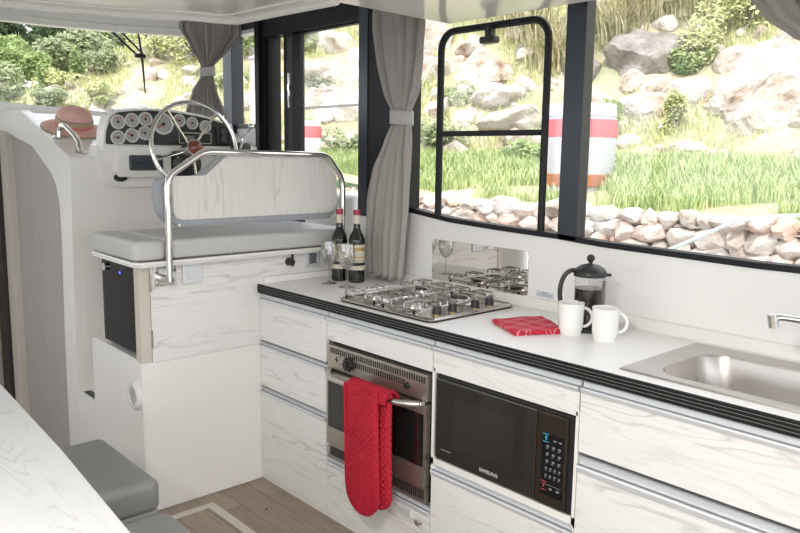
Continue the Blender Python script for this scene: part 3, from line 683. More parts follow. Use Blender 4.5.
# worktop with cut-out for the sink
ct = thing('worktop', 'long pale galley worktop with black ribbed edge', 'worktop', (2.05, 1.3, .88))
SX0, SX1, SYa, SYb = 1.862, 2.20, .50, 1.02
b = MB(); z0, z1 = .880, .919
b.box(1.768, SX0, -.4, 2.878, z0, z1); b.box(SX1, WX, -.4, 2.878, z0, z1); b.box(SX0, SX1, -.4, SYa, z0, z1); b.box(SX0, SX1, SYb, 2.878, z0, z1)
b.build('top_board', M['worktop'], ct, smooth=False)
b = MB()
for i in range(4):
    z = .8795+i*.0098; b.box(1.760, 1.770, -.4, 2.879, z, z+.0092, .0022)
b.box(1.763, 2.3, 2.876, 2.879, .880, .917)
b.build('ribbed_edge', M['rubber'], ct)
b = MB()
for i in range(3): b.box(1.7612, 1.766, -.4, 2.879, .8886+i*.0098, .8896+i*.0098)
b.build('edge_groove', M['groove'], ct)
b = MB(); b.prism([(2.305, .919), (2.322, .953), (2.334, .956), (2.334, .919)], 'y', -.4, 2.835); b.box(1.79, 2.33, 2.855, 2.876, .919, .948, .004); b.build('upstand', M['gel'], ct)

# sink
sk = thing('kitchen_sink', 'stainless steel inset sink in the pale worktop', 'sink', (2.03, .76, .92))
def lp(x0, x1, y0, y1, r, z): return [(x, y, z) for x, y in rrect((x0+x1)/2, (y0+y1)/2, x1-x0, y1-y0, r, 6)]
b = MB(); b.loft([lp(1.815, 2.262, .44, 1.088, .006, .9195), lp(1.818, 2.259, .443, 1.085, .008, .9245), lp(1.835, 2.24, .46, 1.07, .02, .9245), lp(1.85, 2.205, .49, 1.035, .05, .9215), lp(1.866, 2.190, .508, 1.015, .075, .9205)])
b.build('rim', M['sinksteel'], sk)
b = MB(); b.loft([lp(1.866, 2.190, .508, 1.015, .075, .9205), lp(1.870, 2.186, .512, 1.011, .075, .912), lp(1.884, 2.176, .525, .998, .08, .86), lp(1.890, 2.170, .53, .992, .08, .80), lp(1.910, 2.15, .55, .972, .08, .775), lp(1.95, 2.11, .60, .92, .07, .768)], False, True)
b.build('bowl', M['sinksteel'], sk)
b = MB(); b.lathe([(0, .002), (.03, .002), (.042, .006), (.045, 0)], (2.03, .76, .768), 24); b.build('drain', M['chrome'], sk)
# tap
tp = thing('kitchen_tap', 'chrome swan neck mixer tap over the sink', 'tap', (2.262-.015, .50, .925))
b = MB(); b.lathe([(.028, 0), (.028, .01), (.020, .02), (.018, .09), (.012, .10)], (2.285, .56, .919), 20); b.build('tap_body', M['chrome'], tp)
b = MB(); P = [(2.285, .56, 1.0), (2.28, .565, 1.04), (2.25, .60, 1.062), (2.20, .665, 1.066), (2.15, .730, 1.070), (2.12, .765, 1.076), (2.105, .785, 1.078), (2.098, .795, 1.070)]
b.tube(P, .0095, 12); b.build('spout', M['chrome'], tp)
b = MB(); b.cyl((2.094, .800, 1.086), (2.100, .795, 1.050), .0135, n=16); b.build('aerator', M['steel'], tp)
b = MB(); b.tube([(2.285, .56, 1.02), (2.29, .50, 1.05)], .007); b.build('lever', M['chrome'], tp)

# ================================================================== OVEN
ov = thing('built_in_oven', 'built in stainless steel oven with vented top and black glass door', 'oven', (2.05, 2.07, .27))
b = MB(); b.box(FX+.012, 2.25, 1.795, 2.352, .272, .752, .002); b.build('body', M['plastic'], ov)
b = MB(); b.box(FX-.008, FX+.014, 1.785, 2.358, .652, .748, .003); cp = b.build('control_panel', M['steel_b'], ov)
b = MB()
for i in range(44):
    y = 2.335-i*.0124; 
    if 1.80 < y < 2.34: b.box(FX-.0095, FX-.007, y-.0028, y+.0028, .716+.0, .738)
for i in range(25):
    y = 2.205-i*.0124; b.box(FX-.0095, FX-.007, y-.0028, y+.0028, .687, .709)
b.build('vent_slots', M['plastic'], cp, smooth=False)
b = MB(); b.cyl((FX-.008, 2.215, .694), (FX-.028, 2.215, .694), .026, .023, n=8); b.cyl((FX-.028, 2.215, .694), (FX-.036, 2.215, .694), .012, n=16)
for k in range(6):
    a = R(60*k); b.sphere((FX-.020, 2.215+.021*math.cos(a), .694+.021*math.sin(a)), .008, n=8)
b.build('oven_knob', M['plastic'], cp)
b = MB(); b.box(FX-.009, FX-.007, 2.287, 2.310, .692, .697); b.box(FX-.009, FX-.007, 2.296, 2.301, .682, .708); b.box(FX-.009, FX-.007, 2.272, 2.282, .706, .712); b.cyl((FX-.007, 2.276, .680), (FX-.009, 2.276, .680), .003, n=8); b.build('knob_symbol', M['plastic'], cp)
b = MB(); b.cyl((FX-.008, 1.887, .690), (FX-.020, 1.887, .690), .0125, .010, n=16); b.build('ignition_button', M['plastic'], cp)
b = MB(); b.box(FX-.012, FX+.012, 1.787, 2.356, .412, .640, .003); dr = b.build('oven_door', M['blackglass'], ov)
b = MB(); b.box(FX-.016, FX+.01, 1.787, 2.356, .606, .643, .003); b.box(FX-.016, FX+.01, 1.787, 2.356, .343, .412, .003)
b.box(FX-.014, FX+.01, 1.786, 1.796, .343, .643); b.box(FX-.014, FX+.01, 2.347, 2.357, .343, .643)
b.build('door_trim', M['steel_b'], dr)
b = MB(); P = []
for k in range(17):
    u = k/16; y = 2.335-u*.53; xx = FX-.016-.055*min(1, math.sin(PI*min(u, 1-u)*1.0/.36) if min(u, 1-u) < .18 else 1); P.append((xx, y, .642-.004*0))
b.tube(P, .0125, 12); b.cyl((FX-.005, 2.335, .640), (FX-.03, 2.328, .642), .012); b.cyl((FX-.005, 1.805, .640), (FX-.03, 1.812, .642), .012); b.build('door_handle', M['steel'], dr)
b = MB(); b.box(FX-.004, FX+.012, 1.787, 2.356, .276, .338, .002); lv = b.build('lower_vent', M['steel_b'], ov)
b = MB()
for i in range(56):
    y = 2.34-i*.0098; b.box(FX-.0055, FX-.003, y-.0026, y+.0026, .288, .326)
b.build('vent_slots', M['plastic'], lv, smooth=False)

# oven glove draped over the handle
og = thing('oven_glove', 'red quilted double oven glove hanging over the oven handle', 'oven glove', (1.70, 2.08, .64))
def flap(yc_top, yc_bot, w, ztop, zbot, x0, thick, nm, bulge=.0):
    nu, nv = 44, 110
    def side(sgn):
        def f(u, v):
            z = ztop-(ztop-zbot)*v; half = w/2
            rem = (z-zbot)
            if rem < half: half = math.sqrt(max(0, half*half-(half-rem)**2))+.0005
            half *= 1+.10*math.sin(v*PI)*.5
            y = yc_top+(yc_bot-yc_top)*v-(u*2-1)*half
            a = (y+z)*PI/.026; c = (y-z)*PI/.026
            e = min(1, min(u, 1-u)*2*half/.012, rem/.012)
            q = min(abs(math.sin(a)), abs(math.sin(c)))
            if nm == 'front_mitt' and z < zbot+.17:
                q = min(abs(math.sin(y*PI/.016)), 1)*.6+.4*abs(math.sin(z*PI/.016))*.6
            d = (thick*.5+.009*math.sqrt(q))*math.sqrt(max(e, 0.))
            x = x0-.012*math.sin(v*PI*.8)+.006*math.sin(u*5+v*3)-(.035*(1-v)**8)*0
            return (x-sgn*d, y, z)
        return f
    b = MB(); b.grid(side(1), nu, nv); b.grid(side(-1), nu, nv)
    bmesh.ops.remove_doubles(b.bm, verts=b.bm.verts[:], dist=.0004)
    return b.build(nm, M['red'], og, angle=60)
fr = flap(2.024, 2.012, .182, .668, .190, 1.672, .012, 'front_mitt')
bk_ = flap(1.968, 1.965, .140, .668, .215, 1.705, .012, 'rear_mitt')
# the strap part curving over the bar
b = MB()
def ov_f(u, v):
    a = R(-20+220*v); y = 2.115-u*.218; r = .0215+.0025*abs(math.sin(y*PI/.02))
    return (1.699-r*math.cos(a)*1.25, y, .642+r*1.25*math.sin(a)+.0)
b.grid(ov_f, 40, 16)
o = b.build('top_fold', M['red'], og, angle=60)
md = o.modifiers.new('thick', 'SOLIDIFY'); md.thickness = .008; md.offset = 1
b = MB(); P = []
for k in range(33):
    v = k/32; z = .668-.478*v
    P.append((1.660, 2.024-.012*v+.091, z)) if z > .28 else None
pp = [(1.659, p[1], p[2]) for p in P]
for k in range(1, 24):
    a = PI*k/24; pp.append((1.660, 2.013+.090*math.cos(a), .278-.087*math.sin(a)))
pp += [(1.659, p[1]-.180, p[2]) for p in reversed(P)]
b.tube(pp, .005, 6); b.build('piping', M['red'], fr)
b = MB(); b.tube([(1.656, 2.100, .365), (1.650, 2.015, .352), (1.656, 1.932, .340)], .004, 6); b.build('pocket_hem', M['red'], fr)

# ================================================================== MICROWAVE
mw = thing('microwave_oven', 'black built in microwave with smoked door and keypad below the worktop', 'microwave', (2.0, 1.47, .457))
b = MB(); b.box(FX+.004, 2.2, 1.188, 1.754, .459, .760, .004); b.build('body', M['plastic'], mw)
b = MB(); b.box(FX-.008, FX+.012, 1.318, 1.746, .468, .752, .006); md_ = b.build('door', M['mwglass'], mw)
b = MB(); b.box(FX-.0085, FX-.0075, 1.40, 1.66, .53, .70); b.build('door_window', M['mwwin'], md_)
b = MB(); b.box(FX-.008, FX+.012, 1.208, 1.3165, .466, .752, .005); kp = b.build('control_panel', M['darkpanel'], mw)
b = MB(); b.box(FX-.0105, FX-.007, 1.213, 1.296, .498, .694, .002); pad_ = b.build('keypad', M['blackglass'], kp)
b = MB()
for r_ in range(5):
    for c_ in range(3 if r_ < 3 else 4):
        n = 3 if r_ < 3 else 4; y = 1.284-(c_+.5)*(.064/n)-.0; z = .653-r_*.0225
        w = .0055 if r_ < 3 else .004
        b.box(FX-.0112, FX-.0100, y-w, y+w*.6, z-.003, z+.002); b.box(FX-.0112, FX-.0100, y-w*.6, y+w, z-.008, z-.0065)
b.box(FX-.0112, FX-.0100, 1.222, 1.290, .5335, .5345); 
for y in (1.258, 1.232): b.box(FX-.0112, FX-.0100, y-.006, y+.004, .520, .526)
for y in (1.247, 1.228): b.box(FX-.0112, FX-.0100, y-.005, y+.005, .672, .676)
b.build('key_symbols', M['dimink'], pad_, smooth=False)
b = MB(); b.box(FX-.0112, FX-.0100, 1.270, 1.290, .664, .6665); b.box(FX-.0112, FX-.0100, 1.270, 1.290, .687, .6895); b.box(FX-.0112, FX-.0100, 1.276, 1.282, .671, .683); b.build('blue_marks', M['blueink'], pad_, smooth=False)
b = MB(); b.box(FX-.0112, FX-.0100, 1.272, 1.292, .540, .5425); b.box(FX-.0112, FX-.0100, 1.279, 1.284, .524, .535); b.box(FX-.0112, FX-.0100, 1.274, 1.290, .514, .516); b.build('red_marks', M['redink'], pad_, smooth=False)
text_mesh('12:05', .022, mtx_negx(FX-.0088, 1.255, .722), 'clock_digits', M['darkpanel'], kp)
text_mesh('SAMSUNG', .017, mtx_negx(FX-.0088, 1.500, .487), 'maker_mark', M['whiteink'], md_)
b = MB()
for i, wd in enumerate((.004, .003, .005, .004, .003, .005, .004, .003)): b.box(FX-.0090, FX-.0078, 1.712-i*.006-wd*.5, 1.712-i*.006+wd*.5, .504, .5075)
b.build('door_print', M['dimink'], md_, smooth=False)

# ================================================================== HOB
hb = thing('gas_hob', 'stainless steel four burner gas hob set on the worktop', 'hob', (2.04, 2.11, .92))
HX0, HX1, HY0, HY1 = 1.80, 2.265, 1.815, 2.345
b = MB(); b.loft([lp(HX0+.004, HX1-.004, HY0+.004, HY1-.004, .03, .9192), lp(HX0+.002, HX1-.002, HY0+.002, HY1-.002, .03, .926)], True, True); b.build('gasket', M['rubber'], hb)
b = MB(); b.loft([lp(HX0, HX1, HY0, HY1, .03, .926), lp(HX0, HX1, HY0, HY1, .03, .929), lp(HX0+.006, HX1-.006, HY0+.006, HY1-.006, .028, .934), lp(HX0+.02, HX1-.02, HY0+.02, HY1-.02, .022, .9325), lp(HX0+.03, HX1-.03, HY0+.085, HY1-.03, .022, .929)], True, True)
b.build('hob_plate', M['hobsteel'], hb)
for i, (x, y, r) in enumerate(((1.905, 2.235, .036), (2.165, 2.235, .03), (1.905, 2.015, .030), (2.165, 2.015, .042))):
    b = MB(); b.lathe([(r*1.9, 0), (r*1.75, .006), (r*1.2, .003), (r*1.1, .012), (r*.9, .014), (0, .014)], (x, y, .929), 32); bu = b.build('burner', M['steel'], hb)
    b = MB(); b.lathe([(r, .010), (r, .018), (r*.8, .021), (0, .021)], (x, y, .930), 28); b.build('burner_cap', M['darkpanel'] if i % 2 else M['steel'], bu)
    b = MB(); b.cyl((x+r*1.25, y-.01, .93), (x+r*1.25, y-.01, .95), .003, n=8); b.build('spark_pin', M['porcelain'], bu)
# chrome wire pan supports
def wire(parent, pts, r=.0032): 
    b = MB(); b.tube(pts, r, 8); return b.build('wire', M['wire'], parent)
for (y0, y1) in ((2.125, 2.335), (1.905, 2.115)):
    b = MB(); zt = .968
    pth = [(x, y, .9485) for x, y in rrect(2.035, (y0+y1)/2, .43, y1-y0, .02, 4)]
    b.tube(pth, .0034, 8, closed=True); g = b.build('pan_support', M['wire'], hb)
    for xx in (1.835, 1.87, 1.94, 1.975, 2.095, 2.13, 2.20, 2.235):
        side = y1 if True else y0
        wire(g, [(xx, y1, .9485), (xx, y1-.004, zt-.004), (xx, y1-.012, zt), (xx, (y0+y1)/2+.028, zt), (xx, (y0+y1)/2+.022, zt-.006)])
        wire(g, [(xx, y0, .9485), (xx, y0+.004, zt-.004), (xx, y0+.012, zt), (xx, (y0+y1)/2-.028, zt), (xx, (y0+y1)/2-.022, zt-.006)])
    for yy in ((y0+y1)/2-.035, (y0+y1)/2+.035):
        wire(g, [(1.82, yy, .9485), (1.822, yy, zt-.004), (1.83, yy, zt), (1.88, yy, zt)]); wire(g, [(2.25, yy, .9485), (2.248, yy, zt-.004), (2.24, yy, zt), (2.19, yy, zt)])
    for (fx, fy) in ((1.823, y0+.02), (1.823, y1-.02), (2.247, y0+.02), (2.247, y1-.02)):
        b = MB(); b.cyl((fx, fy, .929), (fx, fy, .947), .005, n=10); b.build('rubber_foot', M['rubber'], g)
for (x, y) in ((1.872, 1.858), (1.953, 1.858), (2.068, 1.852), (2.148, 1.852)):
    b = MB(); b.cyl((x, y, .938), (x, y, .966), .017, .0145, n=18); kn = b.build('hob_knob', M['plastic'], hb)
    b = MB(); b.cyl((x, y, .930), (x, y, .939), .012, n=16); b.build('knob_collar', M['gold'], kn)
b = MB(); b.box(1.84, 2.18, 1.826, 1.834, .9325, .934); b.build('coloured_strip', M['postgrey'], hb)

# mirror panel and label on the side lining
b = MB(); b.prism(rrect(2.083, 1.040, .535, .186, .012, 4), 'x', WX-.004, WX, bev=.001)
mp_ = b.build('mirror_splashback', M['mirror']); tag(mp_, 'small rectangular mirror steel splash panel on the white wall behind the hob', 'splashback')
b = MB(); b.prism([(1.69, .960), (1.775, .962), (1.775, .986), (1.69, .984)], 'x', WX-.002, WX); sl = b.build('sticker', M['label']); tag(sl, 'tiny pale blue printed sticker on the white wall beside the mirror panel', 'sticker')
b = MB()
for z in (.968, .973): b.box(WX-.0025, WX-.0019, 1.70, 1.765, z, z+.0012)
b.box(WX-.0025, WX-.0019, 1.722, 1.748, .9785, .981)
b.build('print', M['pocket'], sl, smooth=False)

# ================================================================== THINGS ON THE WORKTOP
ZT = .9192
# french press
pc = Vector((2.150, 1.415, ZT)); fp = thing('french_press', 'glass french press half full of dark coffee with black lid and handle', 'french press', pc)
b = MB(); b.lathe([(.0, .004), (.046, .004), (.049, .010), (.050, .03), (.050, .185), (.0515, .190), (.049, .188), (.048, .03), (.046, .012), (0, .010)], pc, 40); b.build('beaker', M['beaker'], fp)
b = MB(); b.lathe([(0, .011), (.045, .012), (.0475, .02), (.0475, .144), (.0475, .1455), (0, .1455)], pc, 40); b.build('coffee', M['coffee'], fp)
b = MB(); b.lathe([(0, 0), (.052, 0), (.052, .012), (.048, .016), (0, .012)], pc, 40)
for a in (-35, 55, 145, 235):
    a = R(a); b.box(pc.x+.051*math.cos(a)-.004, pc.x+.051*math.cos(a)+.004, pc.y+.051*math.sin(a)-.004, pc.y+.051*math.sin(a)+.004, ZT+.01, ZT+.17, .002) if a < 0 else None
b.build('stand', M['plastic'], fp)
b = MB(); b.lathe([(.0535, .186), (.0545, .192), (.053, .202), (.046, .213), (.030, .223), (.010, .228), (0, .2285)], pc, 40); ld = b.build('lid', M['plastic'], fp)
# spout lip towards camera right
b = MB(); b.prism([(pc.x+.035, pc.y-.035), (pc.x+.046, pc.y-.054), (pc.x+.05, pc.y-.040)], 'z', ZT+.186, ZT+.196, bev=.001); b.build('spout', M['plastic'], ld)
b = MB(); b.cyl(pc+Vector((0, 0, .226)), pc+Vector((0, 0, .236)), .006); b.sphere(pc+Vector((0, 0, .246)), .0135, n=20); b.build('plunger_knob', M['plastic'], ld)
b = MB(); b.cyl(pc+Vector((0, 0, .146)), pc+Vector((0, 0, .19)), .0025, n=8); b.build('plunger_rod', M['steel'], ld)
hd = Vector((-.70, .71, 0)); P = []
for k in range(15):
    t = k/14; a = R(100-180*t)  # bow out to the left
    P.append(pc+hd*(.046+.052*math.cos(a-R(10)) if 1 else 0)+Vector((0, 0, .115+.09*math.sin(a))))
b = MB(); b.tube(P, .0065, 10, rr=[.008]*15); b.build('handle', M['plastic'], fp)
# mugs
mc = Vector((2.100, 1.432, ZT))
mug = thing('coffee_mug', 'white porcelain mug standing on the end of the red towel side, left of the pair', 'mug', (2.083, 1.428, ZT), 'white mugs beside the french press')
ml = Vector(mug.location)
b = MB(); b.lathe([(0, .002), (.031, .002), (.033, .0), (.0335, .010), (.036, .018), (.0375, .024), (.0385, .06), (.0395, .096), (.0405, .1), (.038, .0985), (.0365, .06), (.034, .02), (0, .012)], ml, 40); b.build('cup', M['porcelain'], mug)
hv = Vector((.70, -.71, 0)); P = []
for k in range(13):
    a = R(115-230*k/12); P.append(ml+hv*(.038+.026*max(-.15, math.cos(a)))+Vector((0, 0, .056+.028*math.sin(a)-.004*k/12)))
b = MB(); b.tube(P, .0048, 8, rr=[.0062 if i in (0, 12) else .0048 for i in range(13)]); b.build('handle', M['porcelain'], mug)
m2 = copy_tree(mug); m2.location = (2.075, 1.300, ZT)
mug.location = (2.062, 1.422, ZT); mug.scale = m2.scale = (1.08, 1.08, 1.06)
mug['label'] = 'white porcelain mug next to the folded red towel, left one of two'
m2['label'] = 'white porcelain mug nearer the sink, right one of two'
# wine bottles
bc = Vector((2.112, 2.735, ZT)); wb = thing('wine_bottle', 'x', 'wine bottle', bc, 'red wine bottles by the grey curtain')
b = MB(); b.lathe([(0, .004), (.034, .0), (.0375, .006), (.0375, .19), (.036, .205), (.028, .225), (.018, .245), (.0150, .262), (.0145, .325), (0, .325)], bc, 36); b.build('glass_body', M['bottle'], wb)
b = MB(); b.lathe([(.0152, .275), (.0156, .276), (.0156, .326), (0, .328)], bc, 28); cp_ = b.build('capsule', M['paper'], wb)
b = MB(); b.lathe([(.0158, .315), (.0164, .316), (.0164, .338), (.0155, .340), (0, .340)], bc, 28); b.build('capsule_top', M['capsule'], cp_)
b = MB(); b.lathe([(.0378, .095), (.0380, .096), (.0380, .178), (.0378, .179)], bc, 36); lb = b.build('label', M['paper'], wb)
b = MB(); b.lathe([(.0379, .060), (.0381, .061), (.0381, .080), (.0379, .081)], bc, 36); b.build('lower_label', M['paper'], wb)
b = MB()
for dx, zz, hh in ((0, .158, .008), (0, .12, .003), (0, .104, .002)):
    b.lathe([(.0382, zz-hh), (.0383, zz-hh), (.0383, zz+hh), (.0382, zz+hh)], bc, 36)
b.build('label_gold_print', M['gold'], lb)
wb.scale = (1., 1., .97); w2b = copy_tree(wb); w2b.location = (2.145, 2.650, ZT)
wb['label'] = 'wine bottle with red capsule nearest the wall sockets, left one of two'
w2b['label'] = 'wine bottle with red capsule against the grey curtain, right one of two'
# wine glasses
gc = Vector((2.02, 2.690, ZT)); wg = thing('wine_glass', 'x', 'wine glass', gc, 'empty stemmed wine glasses')
b = MB(); b.lathe([(0, .004), (.012, .0035), (.032, .001), (.034, .0), (.034, .0015), (.014, .006), (.0042, .014), (.0036, .05), (.0042, .078), (.010, .084)], gc, 32); b.build('foot_and_stem', M['clear'], wg)
b = MB(); b.lathe([(0, .080), (.012, .083), (.026, .097), (.035, .118), (.0375, .138), (.036, .165), (.0325, .192), (.0315, .192), (.0350, .165), (.0365, .138), (.034, .119), (.025, .099), (.011, .086), (0, .084)], gc, 36); b.build('bowl', M['clear'], wg)
g2 = copy_tree(wg); g2.location = (2.02, 2.566, ZT)
wg['label'] = 'empty wine glass nearest the wall sockets, left one of two'
g2['label'] = 'empty wine glass nearest the hob, right one of two'
# folded towel
tw = thing('tea_towel', 'folded red tea towel with thin white check beside the mugs', 'towel', (2.05, 1.56, ZT))
b = MB()
import itertools
A_, B_, C_, D_ = Vector((1.985, 1.690, 0)), Vector((1.895, 1.515, 0)), Vector((2.045, 1.43, 0)), Vector((2.165, 1.615, 0))
def tl(off, zz, sc):
    def f(u, v):
        p = A_.lerp(B_, v).lerp(D_.lerp(C_, v), u); cpt = (A_+B_+C_+D_)/4
        p = cpt+(p-cpt)*sc; w = .0016*math.sin(u*9+v*4+off)+.0012*math.sin(v*13+off)
        return (p.x+.0, p.y, ZT+zz+w+.002)
    return f
for i, (zz, sc) in enumerate(((.001, 1.0), (.006, .99), (.011, .975))):
    b.grid(tl(i*1.3, zz, sc), 16, 12)
o = b.build('cloth_layers', M['redtowel'], tw, recalc=False); mdf = o.modifiers.new('thick', 'SOLIDIFY'); mdf.thickness = .0045; mdf.offset = 0
b = MB(); b.tube([(A_.x, A_.y, ZT+.008), (A_.x*.5+B_.x*.5, (A_.y+B_.y)/2, ZT+.009), (B_.x, B_.y, ZT+.008)], .0065, 8); b.build('folded_edge', M['redtowel'], tw)

# ================================================================== CURTAINS
def curtain(name, label, org, udir, stations, pleats, amp, tie_z, tie_h):
    """stations: (z, left, right) in metres along udir from org, top to bottom"""
    t = thing(name, label, 'curtain', (org[0], org[1], stations[-1][0]))
    ud = Vector(udir).normalized(); nd = ud.cross(Vector((0, 0, 1)))
    def interp(z):
        for (a, b_) in zip(stations, stations[1:]):
            if a[0] >= z >= b_[0]:
                k = (a[0]-z)/(a[0]-b_[0]+1e-9); k2 = k*k*(3-2*k)*.35+k*.65
                return a[1]+(b_[1]-a[1])*k2, a[2]+(b_[2]-a[2])*k2
        return stations[-1][1:]
    z0, z1 = stations[0][0], stations[-1][0]
    def f(u, v):
        z = z0+(z1-z0)*v; l, r = interp(z); w = abs(r-l)
        ph = 2*PI*pleats*u+.6*math.sin(7*v+u*5)
        am = amp*min(1, w/.2); d = am*math.sin(ph)+am*.35*math.sin(ph*2.3+1.)
        s = u+.25/pleats*math.sin(ph+1.2)*min(u, 1-u)*4
        p = Vector(org)+ud*(l+(r-l)*s)+nd*d
        dz = .012*math.sin(ph*1.0+.5) if v > .999 else 0
        return (p.x, p.y, z+dz)
    b = MB(); b.grid(f, pleats*14, 70); o = b.build('cloth', M['curtain'], t, recalc=False, angle=80)
    md = o.modifiers.new('thick', 'SOLIDIFY'); md.thickness = .002
    l, r = interp(tie_z); c = Vector(org)+ud*((l+r)/2); w = abs(r-l)/2+.008
    b = MB()
    def g(u, v):
        a = 2*PI*u; p = c+ud*(w*math.cos(a))+nd*((amp*1.25+.008)*math.sin(a)); return (p.x, p.y, tie_z+tie_h*(.5-v)+.006*math.cos(a))
    b.grid(g, 28, 4, closed_u=True); o = b.build('tieback', M['tieback'], t, recalc=False); md = o.modifiers.new('thick', 'SOLIDIFY'); md.thickness = .004
    return t
curtain('curtain', 'full length grey curtain tied back beside the wine bottles and galley window', (2.27, 0, 0), (0, 1, 0),
        [(2.17, 2.705, 2.34), (2.06, 2.700, 2.345), (1.90, 2.665, 2.36), (1.78, 2.615, 2.385), (1.685, 2.558, 2.436), (1.635, 2.556, 2.438), (1.56, 2.60, 2.43), (1.43, 2.675, 2.425), (1.28, 2.715, 2.43), (1.10, 2.735, 2.45), (.945, 2.72, 2.465)], 5, .024, 1.66, .062)
curtain('curtain', 'short grey curtain tied in the corner by the windscreen behind the steering wheel', (2.14, 3.97, 0), (1, -.15, 0),
        [(2.22, -.165, .19), (2.17, -.175, .195), (2.08, -.12, .12), (1.975, -.052, .022), (1.92, -.052, .022), (1.84, -.10, .04), (1.70, -.155, .10)], 8, .015, 1.945, .05)
curtain('curtain', 'grey curtain swept aside at the top right corner of the galley window', (2.27, 0, 0), (0, 1, 0),
        [(2.17, 1.13, .05), (2.0, 1.04, .10), (1.90, .965, .16), (1.84, .885, .24), (1.76, .70, .34), (1.66, .56, .44), (1.62, .56, .44), (1.45, .66, .38), (1.25, .70, .36)], 9, .018, 1.64, .06)

# ================================================================== SALOON TABLE, STOOLS, FLOOR FRAME
tb = thing('saloon_table', 'white ash saloon table corner in the lower left foreground', 'table', (.1, 1.5, 0))
tz = .75
pts = [(.545, .6), (.554, 1.386), (.596, 1.931), (.635, 2.66), (.60, 2.70), (-.45, 2.72), (-.45, .6)]
b = MB(); b.prism(pts, 'z', tz-.028, tz, bev=.004); b.build('table_top', M['ashT'], tb)
b = MB(); b.lathe([(.22, 0), (.22, .012), (.06, .03), (.045, .05), (.045, tz-.06), (.12, tz-.04), (.12, tz-.03)], (.1, 1.6, 0), 32); b.build('pedestal', M['alu'], tb)
def stool(label, x0, x1, y0, y1, z):
    t = thing('stool', label, 'stool', ((x0+x1)/2, (y0+y1)/2, 0), 'grey box stools at the saloon table')
    b = MB(); b.box(x0+.005, x1-.005, y0+.005, y1-.005, .02, z-.10, .015, 3); b.build('base', M['grey'], t)
    b = MB(); b.box(x0, x1, y0, y1, z-.11, z, .028, 4); cu = b.build('seat_cushion', M['grey'], t)
    b = MB(); b.tube([(x0+.03, y0+.014, z-.010), (x1-.03, y0+.014, z-.008)], .0035, 6); b.build('seam', M['grey'], cu)
stool('grey leatherette box stool further from the viewer, against the white helm base', .52, .985, 2.21, 2.70, .455)
stool('grey leatherette box stool nearest the viewer at the bottom edge', .50, .915, 1.52, 2.02, .45)
hfm = thing('floor_hatch', 'pale grey metal hatch frame set in the plank floor', 'floor hatch', (1.2, 2.4, 0))
b = MB(); b.box(1.44, 1.478, 1.6, 2.80, .0005, .004, .001); b.box(.9, 1.4395, 2.762, 2.80, .0005, .004, .001); fr_ = b.build('frame', M['cream'], hfm)
b = MB()
for (x, y) in ((1.459, 2.781), (1.459, 2.45), (1.459, 2.1), (1.36, 2.781), (1.2, 2.781)): b.cyl((x, y, .0035), (x, y, .005), .004, n=8)
b.build('screws', M['steel'], fr_)
b = MB(); b.cyl((1.62, 2.60, .0), (1.62, 2.60, .003), .005, n=8); o = b.build('floor_screw', M['plastic']); tag(o, 'tiny dark screw head in the plank floor by the cabinet', 'screw')
# ================================================================== OUTSIDE
def hill_base(Y):
    if Y < 5: return 7.0
    if Y < 16: return 7.0-.6*(Y-5)
    return .4
def terr(x, y):
    u = x-hill_base(y)
    z = 1.05+.35*max(0, min(1, (u+2)/2.0))
    if u > 0:
        s = .62 if y < 6 else (.62-.15*min(1, (y-6)/5))
        z += s*u*(1-math.exp(-u/1.2))
    if y > 14: z -= .6*(y-14)
    return min(z, 14)
def terr_n(x, y):
    z = terr(x, y); u = x-hill_base(y)
    if u > 0: z += (noise.noise(Vector((x*.9, y*.9, 0)))*.16+noise.noise(Vector((x*2.4, y*2.4, 5)))*.06)*min(1, u)
    return z
b = MB(); nx, ny = 90, 150
def tf(u, v):
    y = -8+34*v; x0 = 5.02 if y < 7 else max(-2.5, 5.02-(y-7)*1.6)
    x = x0+(24-x0)*(u**1.6); return (x, y, terr_n(x, y))
b.grid(tf, nx, ny); hs_ = b.build('hillside', M['soil'], angle=180); struct(hs_)
# far wooded slope
b = MB()
def ff(u, v):
    x = -30+80*u; y = 30+35*v; z = -3+(.15+.10*u)*(y-28)+.10*max(0, x)*1.0+noise.noise(Vector((x*.3, y*.3, 2)))*1.2+noise.noise(Vector((x*.9, y*.9, 2)))*.6
    return (x, y, z)
b.grid(ff, 80, 40); struct(b.build('far_hill', M['farsoil'], angle=180))
b = MB(); b.box(-60, 60, -20, 80, -.75, -.7); struct(b.build('harbour_water', M['water']))
b = MB(); b.box(3.2, 5.1, -9, 8.0, -.6, .20, .03); struct(b.build('quay', M['quay']))
b = MB(); b.box(2.62, 2.80, 3.25, 6.0, .2, 1.28, .04, 3); b.box(2.44, 2.80, 1.0, 6.0, .2, .5, .02); sd = b.build('side_deck', M['gel']); struct(sd)

